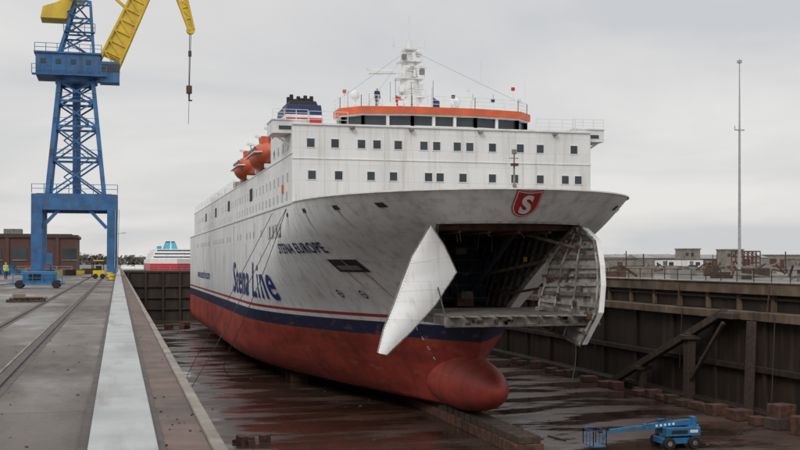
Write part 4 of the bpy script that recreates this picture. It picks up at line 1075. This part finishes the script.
def shed(x, y, w, d, h, k, pitched):
    e_ = empty('industrial_shed'); mb = MB(); mb.box(x, x + w, y, y + d, GZ, GZ + h, k)
    if pitched: mb.hexa([(x - .3, y - .3, GZ + h), (x + w + .3, y - .3, GZ + h), (x + w + .3, y + d + .3, GZ + h), (x - .3, y + d + .3, GZ + h), (x - .3, y + d / 2 - .1, GZ + h * 1.35), (x + w + .3, y + d / 2 - .1, GZ + h * 1.35), (x + w + .3, y + d / 2 + .1, GZ + h * 1.35), (x - .3, y + d / 2 + .1, GZ + h * 1.35)], 'far')
    else: mb.box(x - .3, x + w + .3, y - .3, y + d + .3, GZ + h, GZ + h + .4, 'greyst')
    for i in range(int(w / 5)):
        if i % 3: mb.box(x + 1 + i * 5, x + 3.4 + i * 5, y - .06, y, GZ + h * .55, GZ + h * .8, 'greyst')
        else: mb.box(x + 1 + i * 5, x + 4.4 + i * 5, y - .06, y, GZ, GZ + h * .7, random.choice(['rust', 'greyst', 'far']))
    mb.build('walls_roof_doors', e_)
for a in ((176, 400, 26, 14, 3.6, 'conc', True), (206, 420, 18, 14, 4.6, 'brick', False), (228, 405, 34, 14, 3.6, 'far', True), (268, 415, 22, 12, 4.6, 'conc', False), (294, 400, 30, 14, 3.8, 'brick', True), (330, 410, 40, 14, 4.4, 'far', True), (150, 440, 20, 12, 4.4, 'far', False), (150, 300, 16, 8, 3.0, 'greyst', True), (172, 310, 22, 8, 2.8, 'brick', True)): shed(*a)
mb = MB(); k = mb.m('foliage')
def belt(x0, x1, y0, n, hmin, hmax, s):
    ph = random.random() * 9
    for i in range(n):
        t = random.random(); x = x0 + (x1 - x0) * t; y = y0 + random.uniform(-14, 14)
        prof = (math.sin(x * .043 + ph) * .5 + .5) * .5 + (math.sin(x * .171 + ph * 2) * .5 + .5) * .3 + .25
        z = GZ + random.random() ** .7 * (hmin + (hmax - hmin) * prof)
        c = Vector((x, y, z)); o = len(mb.v)
        for _ in range(3): mb.v.append(tuple(c + Vector((random.uniform(-s, s), random.uniform(-s, s), random.uniform(-s, s)))))
        mb.f.append((o, o + 1, o + 2)); mb.mi.append(k)
belt(190, 760, 620, 7000, 2, 6.0, 1.6); belt(-260, -40, 480, 3500, 3, 8, 1.6); belt(-40, 260, 760, 4500, 2, 6, 2.0)
mb.build('distant_trees')
mb = MB()
for i in range(26):
    x = -300 + i * 45 + random.uniform(-10, 10); y = random.uniform(720, 900); w = random.uniform(14, 45); h = random.uniform(3, 9)
    kk = random.choice(['conc', 'far', 'far', 'white2', 'conc']); mb.box(x, x + w, y, y + 20, GZ, GZ + h, kk); mb.prism([(x, y), (x + w, y), (x + w, y + 20), (x, y + 20)], GZ + h, GZ + h + .6, 'greyst')
mb.build('distant_warehouses')

# ------------------------------------------------------------------ world
SUN_EL, SUN_AZ = R(38), R(218)
w = bpy.data.worlds.new('World'); scene.world = w; w.use_nodes = True; nt = w.node_tree; bg = nt.nodes['Background']
sky = N(nt, 'ShaderNodeTexSky', sky_type='NISHITA'); sky.sun_disc = False; sky.sun_elevation = SUN_EL; sky.sun_rotation = SUN_AZ
skm = mixc(nt, 1.0, sky.outputs[0], (.1, .1, .1), 'MULTIPLY')
tcn = N(nt, 'ShaderNodeTexCoord'); sp = N(nt, 'ShaderNodeSeparateXYZ'); nt.links.new(tcn.outputs['Generated'], sp.inputs[0])
ad = N(nt, 'ShaderNodeMath', operation='ABSOLUTE'); nt.links.new(sp.outputs['Z'], ad.inputs[0])
ad2 = N(nt, 'ShaderNodeMath', operation='ADD'); ad2.inputs[1].default_value = .16; nt.links.new(ad.outputs[0], ad2.inputs[0])
dx = N(nt, 'ShaderNodeMath', operation='DIVIDE'); nt.links.new(sp.outputs['X'], dx.inputs[0]); nt.links.new(ad2.outputs[0], dx.inputs[1])
dy = N(nt, 'ShaderNodeMath', operation='DIVIDE'); nt.links.new(sp.outputs['Y'], dy.inputs[0]); nt.links.new(ad2.outputs[0], dy.inputs[1])
cb = N(nt, 'ShaderNodeCombineXYZ'); nt.links.new(dx.outputs[0], cb.inputs[0]); nt.links.new(dy.outputs[0], cb.inputs[1])
nz = N(nt, 'ShaderNodeTexNoise'); nz.inputs['Scale'].default_value = .75; nz.inputs['Detail'].default_value = 7; nz.inputs['Roughness'].default_value = .5; nz.inputs['Distortion'].default_value = .5
nt.links.new(cb.outputs[0], nz.inputs['Vector'])
cr = N(nt, 'ShaderNodeValToRGB'); e = cr.color_ramp.elements
e[0].position = .36; e[0].color = (.60, .61, .63, 1); e[1].position = .63; e[1].color = (.80, .785, .77, 1)
q = e.new(.5); q.color = (.71, .70, .695, 1)
nt.links.new(nz.outputs['Fac'], cr.inputs[0])
# overcast sky gets brighter towards the zenith
gr = N(nt, 'ShaderNodeMapRange'); gr.inputs[1].default_value = .25; gr.inputs[2].default_value = 1; gr.inputs[3].default_value = 1; gr.inputs[4].default_value = 1.8
nt.links.new(sp.outputs['Z'], gr.inputs[0])
cg = N(nt, 'ShaderNodeVectorMath', operation='SCALE'); nt.links.new(cr.outputs[0], cg.inputs[0]); nt.links.new(gr.outputs[0], cg.inputs['Scale'])
fin = mixc(nt, .95, skm, cg.outputs[0])
nt.links.new(fin, bg.inputs['Color']); bg.inputs['Strength'].default_value = 1.0

sd = bpy.data.lights.new('sun', 'SUN'); sd.energy = 1.05; sd.angle = R(22); sd.color = (1, .955, .89)
so = bpy.data.objects.new('sun', sd); scene.collection.objects.link(so)
d = Vector((math.sin(SUN_AZ) * math.cos(SUN_EL), math.cos(SUN_AZ) * math.cos(SUN_EL), math.sin(SUN_EL)))
so.rotation_euler = d.to_track_quat('Z', 'Y').to_euler()

# ------------------------------------------------------------------ camera
cam = bpy.data.cameras.new('camera'); co = bpy.data.objects.new('camera', cam); scene.collection.objects.link(co)
co.location = (0, 0, 0); co.rotation_euler = (R(90), 0, -R(14.38)); cam.lens = 49.5; cam.sensor_width = 36; cam.shift_y = .04625
cam.clip_start = .1; cam.clip_end = 8000
scene.camera = co
scene.view_settings.view_transform = 'Standard'; scene.view_settings.look = 'None'; scene.view_settings.exposure = 0
